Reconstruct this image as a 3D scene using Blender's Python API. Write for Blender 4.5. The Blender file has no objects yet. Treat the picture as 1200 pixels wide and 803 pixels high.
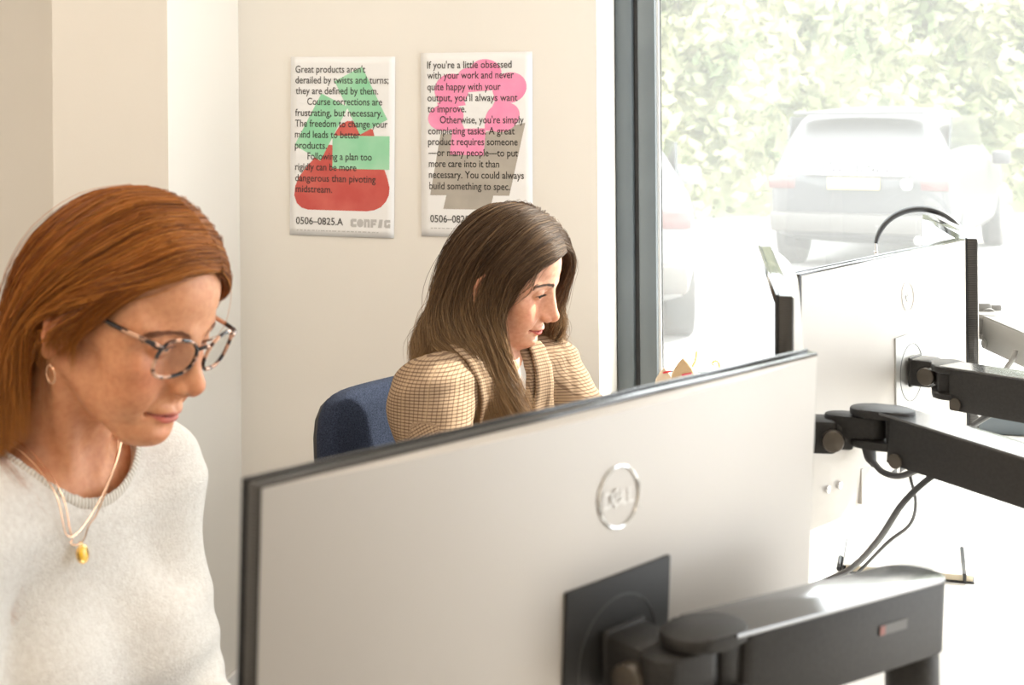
import bpy, bmesh, math, random
import numpy as np
from mathutils import Matrix, Vector, Euler
random.seed(7)
SC = bpy.context.scene
COL = SC.collection
R = math.radians

# ------------------------------------------------------------------ camera
CAMZ = 1.45
cam_d = bpy.data.cameras.new('camera')
cam = bpy.data.objects.new('camera', cam_d)
COL.objects.link(cam)
SC.camera = cam
cam_d.sensor_width = 36.0
cam_d.lens = 48.0
cam_d.shift_y = -0.2262
cam_d.clip_start = 0.05
cam_d.clip_end = 300
cam.matrix_world = Matrix.Translation((0, 0, CAMZ)) @ Euler((R(90), 0, 0)).to_matrix().to_4x4() @ Matrix.Rotation(R(-0.45), 4, 'Z')
cam_d.dof.use_dof = True
cam_d.dof.focus_distance = 2.5
cam_d.dof.aperture_fstop = 8.0

# ------------------------------------------------------------------ world, sun, lamps, exposure
SC.view_settings.view_transform = 'Standard'
SC.view_settings.look = 'None'
SC.view_settings.gamma = 1.0
SC.view_settings.use_curve_mapping = False
SC.view_settings.exposure = 0.42
w = bpy.data.worlds.new('sky')
SC.world = w
w.use_nodes = True
bg = w.node_tree.nodes['Background']
bg.inputs[0].default_value = (0.93, 0.97, 1.0, 1)
bg.inputs[1].default_value = 6.0

def light(name, kind, loc, energy, color=(1, 1, 1), size=None, size_y=None, rot=None, **kw):
    d = bpy.data.lights.new(name, kind)
    d.energy = energy
    d.color = color
    if kind == 'AREA':
        d.shape = 'RECTANGLE'
        d.size = size
        d.size_y = size_y or size
    for k, v in kw.items():
        setattr(d, k, v)
    o = bpy.data.objects.new(name, d)
    COL.objects.link(o)
    o.location = loc
    if rot is not None:
        o.rotation_euler = rot
    return o

SUN_DIR = Vector((-0.75, -0.35, -0.56)).normalized()       # the way the light travels
sun = light('sun', 'SUN', (6, 9, 12), 11.0, (1.0, 0.95, 0.86), angle=R(1.2))
sun.rotation_euler = SUN_DIR.to_track_quat('-Z', 'Y').to_euler()

# room axes: U runs along the back wall to the right, V runs into that wall
TH = R(15)
U = np.array([math.cos(TH), -math.sin(TH), 0.0])
V = np.array([math.sin(TH), math.cos(TH), 0.0])
ZZ = np.array([0, 0, 1.0])
WO = np.array([-0.68, 3.40, 0.0])                           # foot of the corner between pier and wall
RM = Matrix(((U[0], V[0], 0, WO[0]), (U[1], V[1], 0, WO[1]), (0, 0, 1, 0), (0, 0, 0, 1)))   # room -> world

def room(u, v, z):
    return tuple(WO + u * U + v * V + z * ZZ)

# unseen warm fill lights added under the ceiling to brighten the room
CEIL = 2.75
for i, (u, v, e) in enumerate(((-0.3, -1.5, 11.5), (1.3, -1.5, 5), (-0.3, -3.4, 23), (1.4, -3.6, 13))):
    light('ceiling_fill', 'AREA', room(u, v, CEIL - 0.03), e, (1.0, 0.84, 0.68), 1.2, 0.6, (0, 0, -TH))

# ------------------------------------------------------------------ node materials
def mat(name, base=(0.8, 0.8, 0.8), rough=0.5, metal=0.0, spec=0.5, **kw):
    m = bpy.data.materials.new(name)
    m.use_nodes = True
    p = m.node_tree.nodes['Principled BSDF']
    p.inputs['Base Color'].default_value = (*base, 1)
    p.inputs['Roughness'].default_value = rough
    p.inputs['Metallic'].default_value = metal
    p.inputs['Specular IOR Level'].default_value = spec
    for k, v in kw.items():
        p.inputs[k].default_value = v
    return m

def nodes(m):
    t = m.node_tree
    return t, t.nodes, t.links, t.nodes['Principled BSDF']

def noisy(m, c1, c2, scale=20, detail=4, coord='Object', bump=0.0, bump_scale=None, lo=0.35, hi=0.65, dist=0.01):
    t, n, l, p = nodes(m)
    tc = n.new('ShaderNodeTexCoord')
    nz = n.new('ShaderNodeTexNoise')
    nz.inputs['Scale'].default_value = scale
    nz.inputs['Detail'].default_value = detail
    rp = n.new('ShaderNodeValToRGB')
    rp.color_ramp.elements[0].position = lo
    rp.color_ramp.elements[0].color = (*c1, 1)
    rp.color_ramp.elements[1].position = hi
    rp.color_ramp.elements[1].color = (*c2, 1)
    l.new(tc.outputs[coord], nz.inputs['Vector'])
    l.new(nz.outputs['Fac'], rp.inputs['Fac'])
    l.new(rp.outputs['Color'], p.inputs['Base Color'])
    if bump:
        nb = n.new('ShaderNodeTexNoise')
        nb.inputs['Scale'].default_value = bump_scale or scale * 4
        nb.inputs['Detail'].default_value = 3
        bp = n.new('ShaderNodeBump')
        bp.inputs['Strength'].default_value = bump
        bp.inputs['Distance'].default_value = dist
        l.new(tc.outputs[coord], nb.inputs['Vector'])
        l.new(nb.outputs['Fac'], bp.inputs['Height'])
        l.new(bp.outputs['Normal'], p.inputs['Normal'])
    return m

def attr_color(m, attr='col'):
    t, n, l, p = nodes(m)
    a = n.new('ShaderNodeAttribute')
    a.attribute_name = attr
    l.new(a.outputs['Color'], p.inputs['Base Color'])
    return a

M = {}
M['wall'] = noisy(mat('wall_paint', rough=0.85, spec=0.2), (0.80, 0.765, 0.705), (0.83, 0.795, 0.735), 1.5, 3, bump=0.06, bump_scale=180, dist=0.002)
M['white'] = mat('white_paint', (0.86, 0.85, 0.83), 0.6)
M['ceil'] = mat('ceiling_paint', (0.83, 0.81, 0.77), 0.9)
M['floor'] = noisy(mat('carpet', rough=0.95, spec=0.1), (0.10, 0.095, 0.09), (0.17, 0.16, 0.15), 60, 4, bump=0.4, bump_scale=300)
M['frame'] = noisy(mat('window_frame_coating', rough=0.42), (0.095, 0.112, 0.122), (0.11, 0.128, 0.138), 6, 2)
M['frame2'] = mat('frame_gasket', (0.025, 0.026, 0.028), 0.6)
M['spacer'] = mat('pane_spacer', (0.80, 0.82, 0.82), 0.35, 0.3)
M['desk'] = noisy(mat('desk_laminate', rough=0.38), (0.84, 0.83, 0.81), (0.87, 0.86, 0.84), 3, 2)
M['metalw'] = mat('white_steel', (0.78, 0.78, 0.77), 0.4, 0.0)
M['silver'] = noisy(mat('silver_plastic', rough=0.45, metal=0.25), (0.445, 0.415, 0.38), (0.465, 0.435, 0.40), 4, 2)
M['logo'] = mat('polished_logo', (0.74, 0.75, 0.75), 0.12, 0.9)
M['logo3'] = mat('satin_letters', (0.60, 0.585, 0.56), 0.3, 0.3)
M['logo2'] = mat('pale_logo', (0.78, 0.78, 0.77), 0.3, 0.2)
M['rim'] = mat('black_rim', (0.016, 0.017, 0.019), 0.10)
M['screen'] = mat('screen_glass', (0.012, 0.012, 0.014), 0.25)
M['plate_d'] = mat('dark_plate', (0.020, 0.0195, 0.019), 0.55, spec=0.3)
M['plate_s'] = mat('steel_plate', (0.42, 0.415, 0.40), 0.38, 0.6)
M['plate_line'] = mat('plate_groove', (0.05, 0.05, 0.05), 0.6)
M['arm'] = noisy(mat('arm_coating', rough=0.5, spec=0.3), (0.020, 0.0185, 0.0175), (0.027, 0.0255, 0.024), 300, 2)
M['armlid'] = mat('arm_lid_coating', (0.026, 0.025, 0.025), 0.22, spec=1.0, **{'Coat Weight': 0.6, 'Coat Roughness': 0.15, 'Coat IOR': 1.7})
M['screen_glare'] = mat('white_glare_screen', (0.02, 0.02, 0.02), 0.3, **{'Emission Color': (0.92, 0.96, 1.0, 1), 'Emission Strength': 1.6})  # glow added in place of the white reflection on the edge-on screens
M['armhaze'] = mat('flare_lightened_coating', (0.20, 0.195, 0.185), 0.45)  # black arm lightened, window flare put into its colour
M['rubber'] = mat('black_rubber', (0.02, 0.02, 0.021), 0.55)
M['joint'] = mat('bronze_joint', (0.10, 0.085, 0.07), 0.35, 0.6)
M['chrome'] = mat('chrome', (0.75, 0.75, 0.75), 0.15, 1.0)
M['paper'] = mat('poster_paper', (0.85, 0.845, 0.84), 0.7)
M['ink'] = mat('black_ink', (0.045, 0.042, 0.040), 0.7)
M['inkgrey'] = mat('grey_ink', (0.52, 0.51, 0.50), 0.7)
M['finep'] = mat('fine_print_ink', (0.55, 0.54, 0.53), 0.7)
M['green'] = noisy(mat('green_ink', rough=0.7), (0.25, 0.62, 0.36), (0.38, 0.70, 0.47), 9, 3)
M['red'] = noisy(mat('red_ink', rough=0.7), (0.56, 0.085, 0.07), (0.63, 0.13, 0.105), 14, 3)
M['pink'] = noisy(mat('pink_ink', rough=0.7), (0.88, 0.26, 0.46), (0.90, 0.33, 0.52), 12, 3)
M['taupe'] = noisy(mat('taupe_ink', rough=0.7), (0.40, 0.365, 0.315), (0.46, 0.42, 0.36), 14, 3)
M['navy'] = noisy(mat('navy_fabric', rough=0.95, spec=0.15), (0.010, 0.014, 0.028), (0.036, 0.046, 0.076), 420, 3, bump=0.5, bump_scale=600, dist=0.003)
M['chairblack'] = mat('chair_plastic', (0.018, 0.018, 0.019), 0.45)
M['kraft'] = noisy(mat('kraft_paper', rough=0.8), (0.40, 0.27, 0.145), (0.46, 0.32, 0.18), 40, 4)
M['kraftw'] = noisy(mat('pale_card', rough=0.8), (0.47, 0.38, 0.28), (0.52, 0.43, 0.33), 40, 4)
M['redcard'] = mat('red_print', (0.55, 0.03, 0.05), 0.6)
M['gold'] = mat('gold', (0.80, 0.52, 0.20), 0.22, 1.0)
M['rosegold'] = mat('rose_gold', (0.82, 0.52, 0.34), 0.25, 1.0)
M['page'] = mat('page_edges', (0.80, 0.72, 0.56), 0.8)
M['cover'] = mat('notebook_cover', (0.83, 0.82, 0.80), 0.5)
M['nbblack'] = mat('notebook_black', (0.02, 0.02, 0.022), 0.5)
M['cable'] = mat('black_cable', (0.022, 0.022, 0.024), 0.45)
M['cablew'] = mat('white_cable', (0.8, 0.8, 0.8), 0.45)

# pane: clear glass with a translucent veil added to imitate glare haze
def glass_pane(name, veil):
    m = bpy.data.materials.new(name)
    m.use_nodes = True
    t = m.node_tree
    n, l = t.nodes, t.links
    n.remove(n['Principled BSDF'])
    out = n['Material Output']
    tr = n.new('ShaderNodeBsdfTransparent')
    tr.inputs['Color'].default_value = (0.97, 0.98, 0.97, 1)
    tl = n.new('ShaderNodeBsdfTranslucent')
    tl.inputs['Color'].default_value = (0.95, 0.95, 0.93, 1)
    gl = n.new('ShaderNodeBsdfGlossy')
    gl.inputs['Roughness'].default_value = 0.02
    lw = n.new('ShaderNodeLayerWeight')
    lw.inputs['Blend'].default_value = 0.5
    pw = n.new('ShaderNodeMath')
    pw.operation = 'POWER'
    pw.inputs[1].default_value = 5.0
    l.new(lw.outputs['Facing'], pw.inputs[0])
    fr = n.new('ShaderNodeMath')
    fr.operation = 'MULTIPLY_ADD'
    fr.inputs[1].default_value = 0.5
    fr.inputs[2].default_value = 0.025
    l.new(pw.outputs[0], fr.inputs[0])
    a = n.new('ShaderNodeMixShader')
    a.inputs['Fac'].default_value = veil
    b = n.new('ShaderNodeMixShader')
    l.new(tr.outputs[0], a.inputs[1])
    l.new(tl.outputs[0], a.inputs[2])
    l.new(fr.outputs[0], b.inputs['Fac'])
    l.new(a.outputs[0], b.inputs[1])
    l.new(gl.outputs[0], b.inputs[2])
    l.new(b.outputs[0], out.inputs['Surface'])
    return m
M['pane'] = glass_pane('window_pane', 0.050)
M['lens'] = glass_pane('spectacle_lens', 0.0)

# rim with a row of vent holes
def vent_rim():
    m = mat('vented_rim', (0.02, 0.02, 0.022), 0.1)
    t, n, l, p = nodes(m)
    tc = n.new('ShaderNodeTexCoord')
    wv = n.new('ShaderNodeTexWave')
    wv.bands_direction = 'Z'
    wv.inputs['Scale'].default_value = 130
    rp = n.new('ShaderNodeValToRGB')
    rp.color_ramp.elements[0].color = (0.012, 0.012, 0.012, 1)
    rp.color_ramp.elements[1].color = (0.075, 0.07, 0.065, 1)
    l.new(tc.outputs['Object'], wv.inputs['Vector'])
    l.new(wv.outputs['Fac'], rp.inputs['Fac'])
    l.new(rp.outputs['Color'], p.inputs['Base Color'])
    return m
M['ventrim'] = vent_rim()

# ------------------------------------------------------------------ building helpers
def tag(o, label=None, cat=None, group=None, kind=None):
    if label: o['label'] = label
    if cat: o['category'] = cat
    if group: o['group'] = group
    if kind: o['kind'] = kind
    return o

def empty(name, loc=(0, 0, 0), rot=(0, 0, 0), label=None, cat=None, group=None):
    o = bpy.data.objects.new(name, None)
    COL.objects.link(o)
    o.location = loc
    o.rotation_euler = rot
    o.empty_display_size = 0.05
    return tag(o, label, cat, group)

def link(name, me, m=None, parent=None):
    o = bpy.data.objects.new(name, me)
    COL.objects.link(o)
    if m is not None and not me.materials:
        for x in (m if isinstance(m, (list, tuple)) else (m,)):
            me.materials.append(x)
    if parent is not None:
        o.parent = parent
    return o

def raw_mesh(name, v, f, smooth=True):
    """numpy verts, list of (numpy face array (n,k))"""
    v = np.asarray(v, np.float32)
    fs = f if isinstance(f, list) else [f]
    fs = [np.asarray(x, np.int32) for x in fs if len(x)]
    me = bpy.data.meshes.new(name)
    me.vertices.add(len(v))
    me.vertices.foreach_set('co', v.ravel())
    tot = np.concatenate([np.full(len(x), x.shape[1], np.int32) for x in fs])
    loops = np.concatenate([x.ravel() for x in fs])
    me.loops.add(len(loops))
    me.loops.foreach_set('vertex_index', loops)
    me.polygons.add(len(tot))
    st = np.concatenate([[0], np.cumsum(tot)[:-1]]).astype(np.int32)
    me.polygons.foreach_set('loop_start', st)
    if smooth:
        me.polygons.foreach_set('use_smooth', np.ones(len(tot), bool))
    me.update(calc_edges=True)
    me.validate()
    return me

def point_color(me, name, c):
    a = me.color_attributes.new(name, 'FLOAT_COLOR', 'POINT')
    c = np.concatenate([c, np.ones((len(c), 1))], 1) if c.shape[1] == 3 else c
    a.data.foreach_set('color', c.astype(np.float32).ravel())

class B:
    """collects solid pieces in one bmesh"""
    def __init__(s):
        s.bm = bmesh.new()
    def _put(s, vs, mtx):
        if mtx is not None:
            bmesh.ops.transform(s.bm, matrix=mtx, verts=vs)
    def box(s, c, size, bevel=0.0, mtx=None, seg=2):
        g = bmesh.ops.create_cube(s.bm, size=1.0)
        vs = g['verts']
        bmesh.ops.scale(s.bm, vec=size, verts=vs)
        if bevel:
            es = list({e for v in vs for e in v.link_edges})
            r = bmesh.ops.bevel(s.bm, geom=es, offset=bevel, segments=seg, profile=0.5, affect='EDGES')
            vs = list({v for f in r['faces'] for v in f.verts} | {v for v in vs if v.is_valid})
        bmesh.ops.translate(s.bm, vec=c, verts=vs)
        s._put(vs, mtx)
        return s
    def cyl(s, p0, p1, r0, r1=None, seg=24, mtx=None, bevel=0.0):
        r1 = r0 if r1 is None else r1
        p0, p1 = Vector(p0), Vector(p1)
        d = p1 - p0
        g = bmesh.ops.create_cone(s.bm, cap_ends=True, segments=seg, radius1=r0, radius2=r1, depth=d.length)
        vs = g['verts']
        if bevel:
            es = [e for e in {e for v in vs for e in v.link_edges} if len(e.link_faces) == 2 and any(len(f.verts) > 4 for f in e.link_faces)]
            r = bmesh.ops.bevel(s.bm, geom=es, offset=bevel, segments=2, profile=0.5, affect='EDGES')
            vs = list({v for f in r['faces'] for v in f.verts} | {v for v in vs if v.is_valid})
        m4 = Matrix.Translation((p0 + p1) / 2) @ d.to_track_quat('Z', 'Y').to_matrix().to_4x4()
        bmesh.ops.transform(s.bm, matrix=m4, verts=vs)
        s._put(vs, mtx)
        return s
    def ball(s, c, r, sub=2, mtx=None, scale=None):
        g = bmesh.ops.create_icosphere(s.bm, subdivisions=sub, radius=r)
        if scale: bmesh.ops.scale(s.bm, vec=scale, verts=g['verts'])
        bmesh.ops.translate(s.bm, vec=c, verts=g['verts'])
        s._put(g['verts'], mtx)
        return s
    def prism(s, poly, z0, z1, mtx=None, bevel=0.0):
        """polygon in xy, thickness in z"""
        lo = [s.bm.verts.new((x, y, z0)) for x, y in poly]
        hi = [s.bm.verts.new((x, y, z1)) for x, y in poly]
        n = len(poly)
        s.bm.faces.new(lo[::-1]); top = s.bm.faces.new(hi)
        for i in range(n):
            s.bm.faces.new((lo[i], lo[(i + 1) % n], hi[(i + 1) % n], hi[i]))
        vs = lo + hi
        if bevel:
            es = list({e for v in vs for e in v.link_edges if (e.verts[0] in lo) == (e.verts[1] in lo)})
            r = bmesh.ops.bevel(s.bm, geom=es, offset=bevel, segments=2, profile=0.5, affect='EDGES')
            vs = list({v for f in r['faces'] for v in f.verts} | {v for v in vs if v.is_valid})
        s._put(vs, mtx)
        return s
    def tube(s, path, r, seg=8, closed=False, mtx=None, caps=True):
        P = [Vector(p) for p in path]
        n = len(P)
        rr = r if isinstance(r, (list, tuple, np.ndarray)) else [r] * n
        rings = []
        up = Vector((0, 0, 1))
        prev = None
        for i in range(n):
            a = P[(i - 1) % n] if (closed or i > 0) else P[i]
            b = P[(i + 1) % n] if (closed or i < n - 1) else P[i]
            t = (b - a).normalized()
            if prev is None:
                x = t.cross(up)
                if x.length < 1e-3: x = t.cross(Vector((1, 0, 0)))
            else:
                x = prev - t * prev.dot(t)
            x.normalize()
            prev = x
            y = t.cross(x)
            rings.append([s.bm.verts.new(P[i] + (x * math.cos(2 * math.pi * k / seg) + y * math.sin(2 * math.pi * k / seg)) * rr[i]) for k in range(seg)])
        m = n if closed else n - 1
        for i in range(m):
            A, Bq = rings[i], rings[(i + 1) % n]
            for k in range(seg):
                s.bm.faces.new((A[k], A[(k + 1) % seg], Bq[(k + 1) % seg], Bq[k]))
        if caps and not closed:
            s.bm.faces.new(rings[0][::-1]); s.bm.faces.new(rings[-1])
        s._put([v for rg in rings for v in rg], mtx)
        return s
    def grid(s, pts, closed_u=False):
        """pts[i][j] -> quads"""
        vs = [[s.bm.verts.new(p) for p in row] for row in pts]
        n = len(vs)
        for i in range(n if closed_u else n - 1):
            for j in range(len(vs[0]) - 1):
                s.bm.faces.new((vs[i][j], vs[(i + 1) % n][j], vs[(i + 1) % n][j + 1], vs[i][j + 1]))
        return vs
    def done(s, name, m, parent=None, angle=35, smooth=True, loc=None):
        bmesh.ops.recalc_face_normals(s.bm, faces=s.bm.faces)
        me = bpy.data.meshes.new(name)
        s.bm.to_mesh(me)
        s.bm.free()
        if smooth:
            me.polygons.foreach_set('use_smooth', np.ones(len(me.polygons), bool))
            me.set_sharp_from_angle(angle=R(angle))
        me.update()
        o = link(name, me, m, parent)
        if loc is not None: o.location = loc
        return o

def crom(pts, n):
    """Catmull-Rom through pts, n samples"""
    P = np.asarray(pts, float)
    P = np.vstack([2 * P[0] - P[1], P, 2 * P[-1] - P[-2]])
    m = len(P) - 3
    t = np.linspace(0, m, n)
    i = np.minimum(t.astype(int), m - 1)
    f = (t - i)[:, None]
    p0, p1, p2, p3 = P[i], P[i + 1], P[i + 2], P[i + 3]
    return 0.5 * (2 * p1 + (p2 - p0) * f + (2 * p0 - 5 * p1 + 4 * p2 - p3) * f ** 2 + (3 * p1 - p0 - 3 * p2 + p3) * f ** 3)

def text_mesh(s, size=1.0, bold=0.0):
    c = bpy.data.curves.new('t', 'FONT')
    c.body = s
    c.size = size
    c.resolution_u = 3
    c.offset = bold
    o = bpy.data.objects.new('t', c)
    COL.objects.link(o)
    bpy.context.view_layer.update()
    dg = bpy.context.evaluated_depsgraph_get()
    me = bpy.data.meshes.new_from_object(o.evaluated_get(dg))
    bpy.data.objects.remove(o)
    bpy.data.curves.remove(c)
    n = len(me.vertices)
    co = np.empty(n * 3, np.float32)
    me.vertices.foreach_get('co', co)
    co = co.reshape(-1, 3)
    fs = [tuple(p.vertices) for p in me.polygons]
    bpy.data.meshes.remove(me)
    return co, fs
# ------------------------------------------------------------------ the room
def rbox(name, u0, u1, v0, v1, z0, z1, m, kind='structure', bevel=0.0):
    o = B().box(((u0 + u1) / 2, (v0 + v1) / 2, (z0 + z1) / 2), (u1 - u0, v1 - v0, z1 - z0), bevel).done(name, m)
    o.matrix_world = RM
    return tag(o, kind=kind) if kind else o

WU0, WU1 = 0.909, 3.50          # window opening along the wall
WZ0, WZ1 = 0.694, 2.45
WT = 0.36                       # wall thickness
RU, VB = 3.62, -4.3             # right wall, wall behind the photographer
rbox('floor', -2.2, RU + 0.2, VB - 0.2, WT, -0.12, 0.0, M['floor'])
rbox('ceiling', -2.2, RU + 0.2, VB - 0.2, WT, CEIL, CEIL + 0.15, M['ceil'])

b = B()
b.box(((-2.2 + WU0) / 2, WT / 2, CEIL / 2), (WU0 + 2.2, WT, CEIL))
b.box(((WU0 + WU1) / 2, WT / 2, WZ0 / 2), (WU1 - WU0, WT, WZ0))
b.box(((WU0 + WU1) / 2, WT / 2, (WZ1 + CEIL) / 2), (WU1 - WU0, WT, CEIL - WZ1))
b.box(((WU1 + RU + 0.2) / 2, WT / 2, CEIL / 2), (RU + 0.2 - WU1, WT, CEIL))
o = b.done('wall_back', M['wall']); o.matrix_world = RM; tag(o, kind='structure')

# pier that stands out from the back wall
PD = 0.352
b = B()
b.box((-0.147, -PD / 2, CEIL / 2), (0.294, PD, CEIL))
o = b.done('wall_pier', M['wall']); o.matrix_world = RM; tag(o, kind='structure')
rbox('wall_left', -2.2, -2.0, VB - 0.2, 0, 0, CEIL, M['wall'])
rbox('wall_rear', -2.2, RU + 0.2, VB - 0.2, VB, 0, CEIL, M['wall'])
# right wall with a second window
R0, R1 = -1.75, -0.10
b = B()
b.box((RU + 0.1, (VB + R0) / 2, CEIL / 2), (0.2, R0 - VB, CEIL))
b.box((RU + 0.1, R1 / 2, CEIL / 2), (0.2, -R1, CEIL))
b.box((RU + 0.1, (R0 + R1) / 2, 0.2), (0.2, R1 - R0, 0.4))
b.box((RU + 0.1, (R0 + R1) / 2, (WZ1 + CEIL) / 2), (0.2, R1 - R0, CEIL - WZ1))
o = b.done('wall_right', M['wall']); o.matrix_world = RM; tag(o, kind='structure')

BBH = 0.085
rbox('baseboard_back', 0.0, RU, -0.014, -0.001, 0, BBH, M['white'], bevel=0.003)
rbox('baseboard_pier', 0.001, 0.014, -PD - 0.014, -0.015, 0, BBH, M['white'], bevel=0.003)
rbox('baseboard_front', -0.308, 0.0, -PD - 0.014, -PD - 0.001, 0, BBH, M['white'], bevel=0.003)
rbox('baseboard_left', -1.99, -0.295, -0.014, -0.001, 0, BBH, M['white'], bevel=0.003)

# ---- window_1: outer frame, rubber gap, sash, spacer bars, pane
FV = 0.211                      # depth of the frame in the reveal
def frame_ring(u0, u1, z0, z1, wd, v0, v1, name, m, bevel=0.0, parent=None):
    b = B()
    for a in ((u0, u0 + wd, z0, z1), (u1 - wd, u1, z0, z1), (u0 + wd, u1 - wd, z0, z0 + wd), (u0 + wd, u1 - wd, z1 - wd, z1)):
        b.box(((a[0] + a[1]) / 2, (v0 + v1) / 2, (a[2] + a[3]) / 2), (a[1] - a[0], v1 - v0, a[3] - a[2]), bevel)
    o = b.done(name, m, parent)
    if parent is None:
        o.matrix_world = RM
    return o
win = empty('window_1')
win.matrix_world = RM
tag(win, kind='structure')
frame_ring(WU0, WU1, WZ0, WZ1, 0.046, FV, FV + 0.09, 'window_frame', M['frame'], 0.012, win)
frame_ring(WU0 + 0.044, WU1 - 0.044, WZ0 + 0.044, WZ1 - 0.044, 0.016, FV + 0.02, FV + 0.08, 'window_gasket', M['frame2'], 0, win)
frame_ring(WU0 + 0.058, WU1 - 0.058, WZ0 + 0.058, WZ1 - 0.058, 0.043, FV + 0.005, FV + 0.075, 'window_sash', M['frame'], 0.003, win)
frame_ring(WU0 + 0.099, WU1 - 0.099, WZ0 + 0.099, WZ1 - 0.099, 0.009, FV + 0.026, FV + 0.032, 'window_spacer', M['spacer'], 0, win)
frame_ring(WU0 + 0.1085, WU1 - 0.1085, WZ0 + 0.1085, WZ1 - 0.1085, 0.003, FV + 0.036, FV + 0.041, 'window_seal', M['frame2'], 0, win)
B().box(((WU0 + WU1) / 2, FV + 0.034, (WZ0 + WZ1) / 2), (WU1 - WU0 - 0.2, 0.004, WZ1 - WZ0 - 0.2)).done('window_pane', M['pane'], win)
o = rbox('window_sill', WU0 - 0.03, WU1 + 0.03, -0.03, FV - 0.001, WZ0 - 0.025, WZ0 + 0.002, M['white'], bevel=0.004)
# ---- window_2 in the right wall
win2 = empty('window_2')
win2.matrix_world = RM
tag(win2, kind='structure')
b = B()
for a in ((R0, R0 + 0.07, 0.4, WZ1), (R1 - 0.07, R1, 0.4, WZ1), (R0, R1, 0.4, 0.47), (R0, R1, WZ1 - 0.07, WZ1), ((R0 + R1) / 2 - 0.04, (R0 + R1) / 2 + 0.04, 0.4, WZ1)):
    b.box((RU + 0.14, (a[0] + a[1]) / 2, (a[2] + a[3]) / 2), (0.07, a[1] - a[0], a[3] - a[2]), 0.004)
b.done('window_frame', M['frame'], win2)
# sky portals (guide the sampling of the daylight, they give off nothing themselves)
def portal(u, v, z, sx, sz, rotz):
    o = light('daylight_portal', 'AREA', (0, 0, 0), 1, (1, 1, 1), sx, sz)
    o.data.cycles.is_portal = True
    o.matrix_world = RM @ Matrix.Translation((u, v, z)) @ Matrix.Rotation(rotz, 4, 'Z') @ Matrix.Rotation(R(-90), 4, 'X')
portal((WU0 + WU1) / 2, WT + 0.03, (WZ0 + WZ1) / 2, WU1 - WU0, WZ1 - WZ0, 0)
portal(RU + 0.22, (R0 + R1) / 2, 1.425, R1 - R0, WZ1 - 0.4, R(-90))

# ------------------------------------------------------------------ outside
GZ = -0.2
o = B().box((6, 26.0, GZ - 0.1), (90, 44, 0.2)).done('ground', noisy(mat('pale_tarmac', rough=0.9), (0.22, 0.215, 0.21), (0.28, 0.27, 0.26), 3, 5))
tag(o, kind='structure')
rng = np.random.default_rng(5)
# hedge bank: a lumpy bank of leaves
n = 26000
hx = rng.uniform(-4, 22, n)
hh = rng.uniform(0, 1, n) ** 0.8
lump = 0.7 * np.sin(hx * 1.3 + 3 * hh) + 0.5 * np.sin(hx * 2.9 + 7 * hh + 1.0) + 0.4 * np.sin(hx * 0.7 - 5 * hh)
hy = 20.5 + 3.6 * hh - lump * 0.5 + rng.normal(0, 0.18, n)
hz = GZ + 0.05 + hh * 6.5 + rng.normal(0, 0.1, n)
c = np.stack([hx, hy, hz], 1)
a = rng.normal(size=(n, 3)); a /= np.linalg.norm(a, axis=1)[:, None]
a2 = np.cross(a, rng.normal(size=(n, 3))); a2 /= np.linalg.norm(a2, axis=1)[:, None]
sz = rng.uniform(0.07, 0.19, n)[:, None]
lv = np.stack([c - a * sz, c + a2 * sz * 0.55, c + a * sz, c - a2 * sz * 0.55], 1).reshape(-1, 3)
lf = np.arange(n * 4).reshape(n, 4)
gx, gh = np.meshgrid(np.linspace(-5, 23, 60), np.linspace(0, 1, 24))
gy = 21.0 + 3.6 * gh - 0.3 * np.sin(gx * 1.3 + 3 * gh)
base = np.stack([gx, gy, GZ - 0.05 + gh * 6.5], -1).reshape(-1, 3)
gi = np.arange(60 * 24).reshape(24, 60)
gf = np.stack([gi[:-1, :-1], gi[:-1, 1:], gi[1:, 1:], gi[1:, :-1]], -1).reshape(-1, 4) + len(lv)
M['leaf'] = noisy(mat('hedge_leaves', rough=0.6), (0.045, 0.07, 0.014), (0.34, 0.34, 0.18), 1.1, 6, lo=0.36, hi=0.60)
o = link('hedge', raw_mesh('hedge', np.vstack([lv, base]), [np.vstack([lf, gf])], False), M['leaf'])
tag(o, 'sunlit leafy green hedge bank behind the parked cars', 'hedge', kind='stuff')

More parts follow.
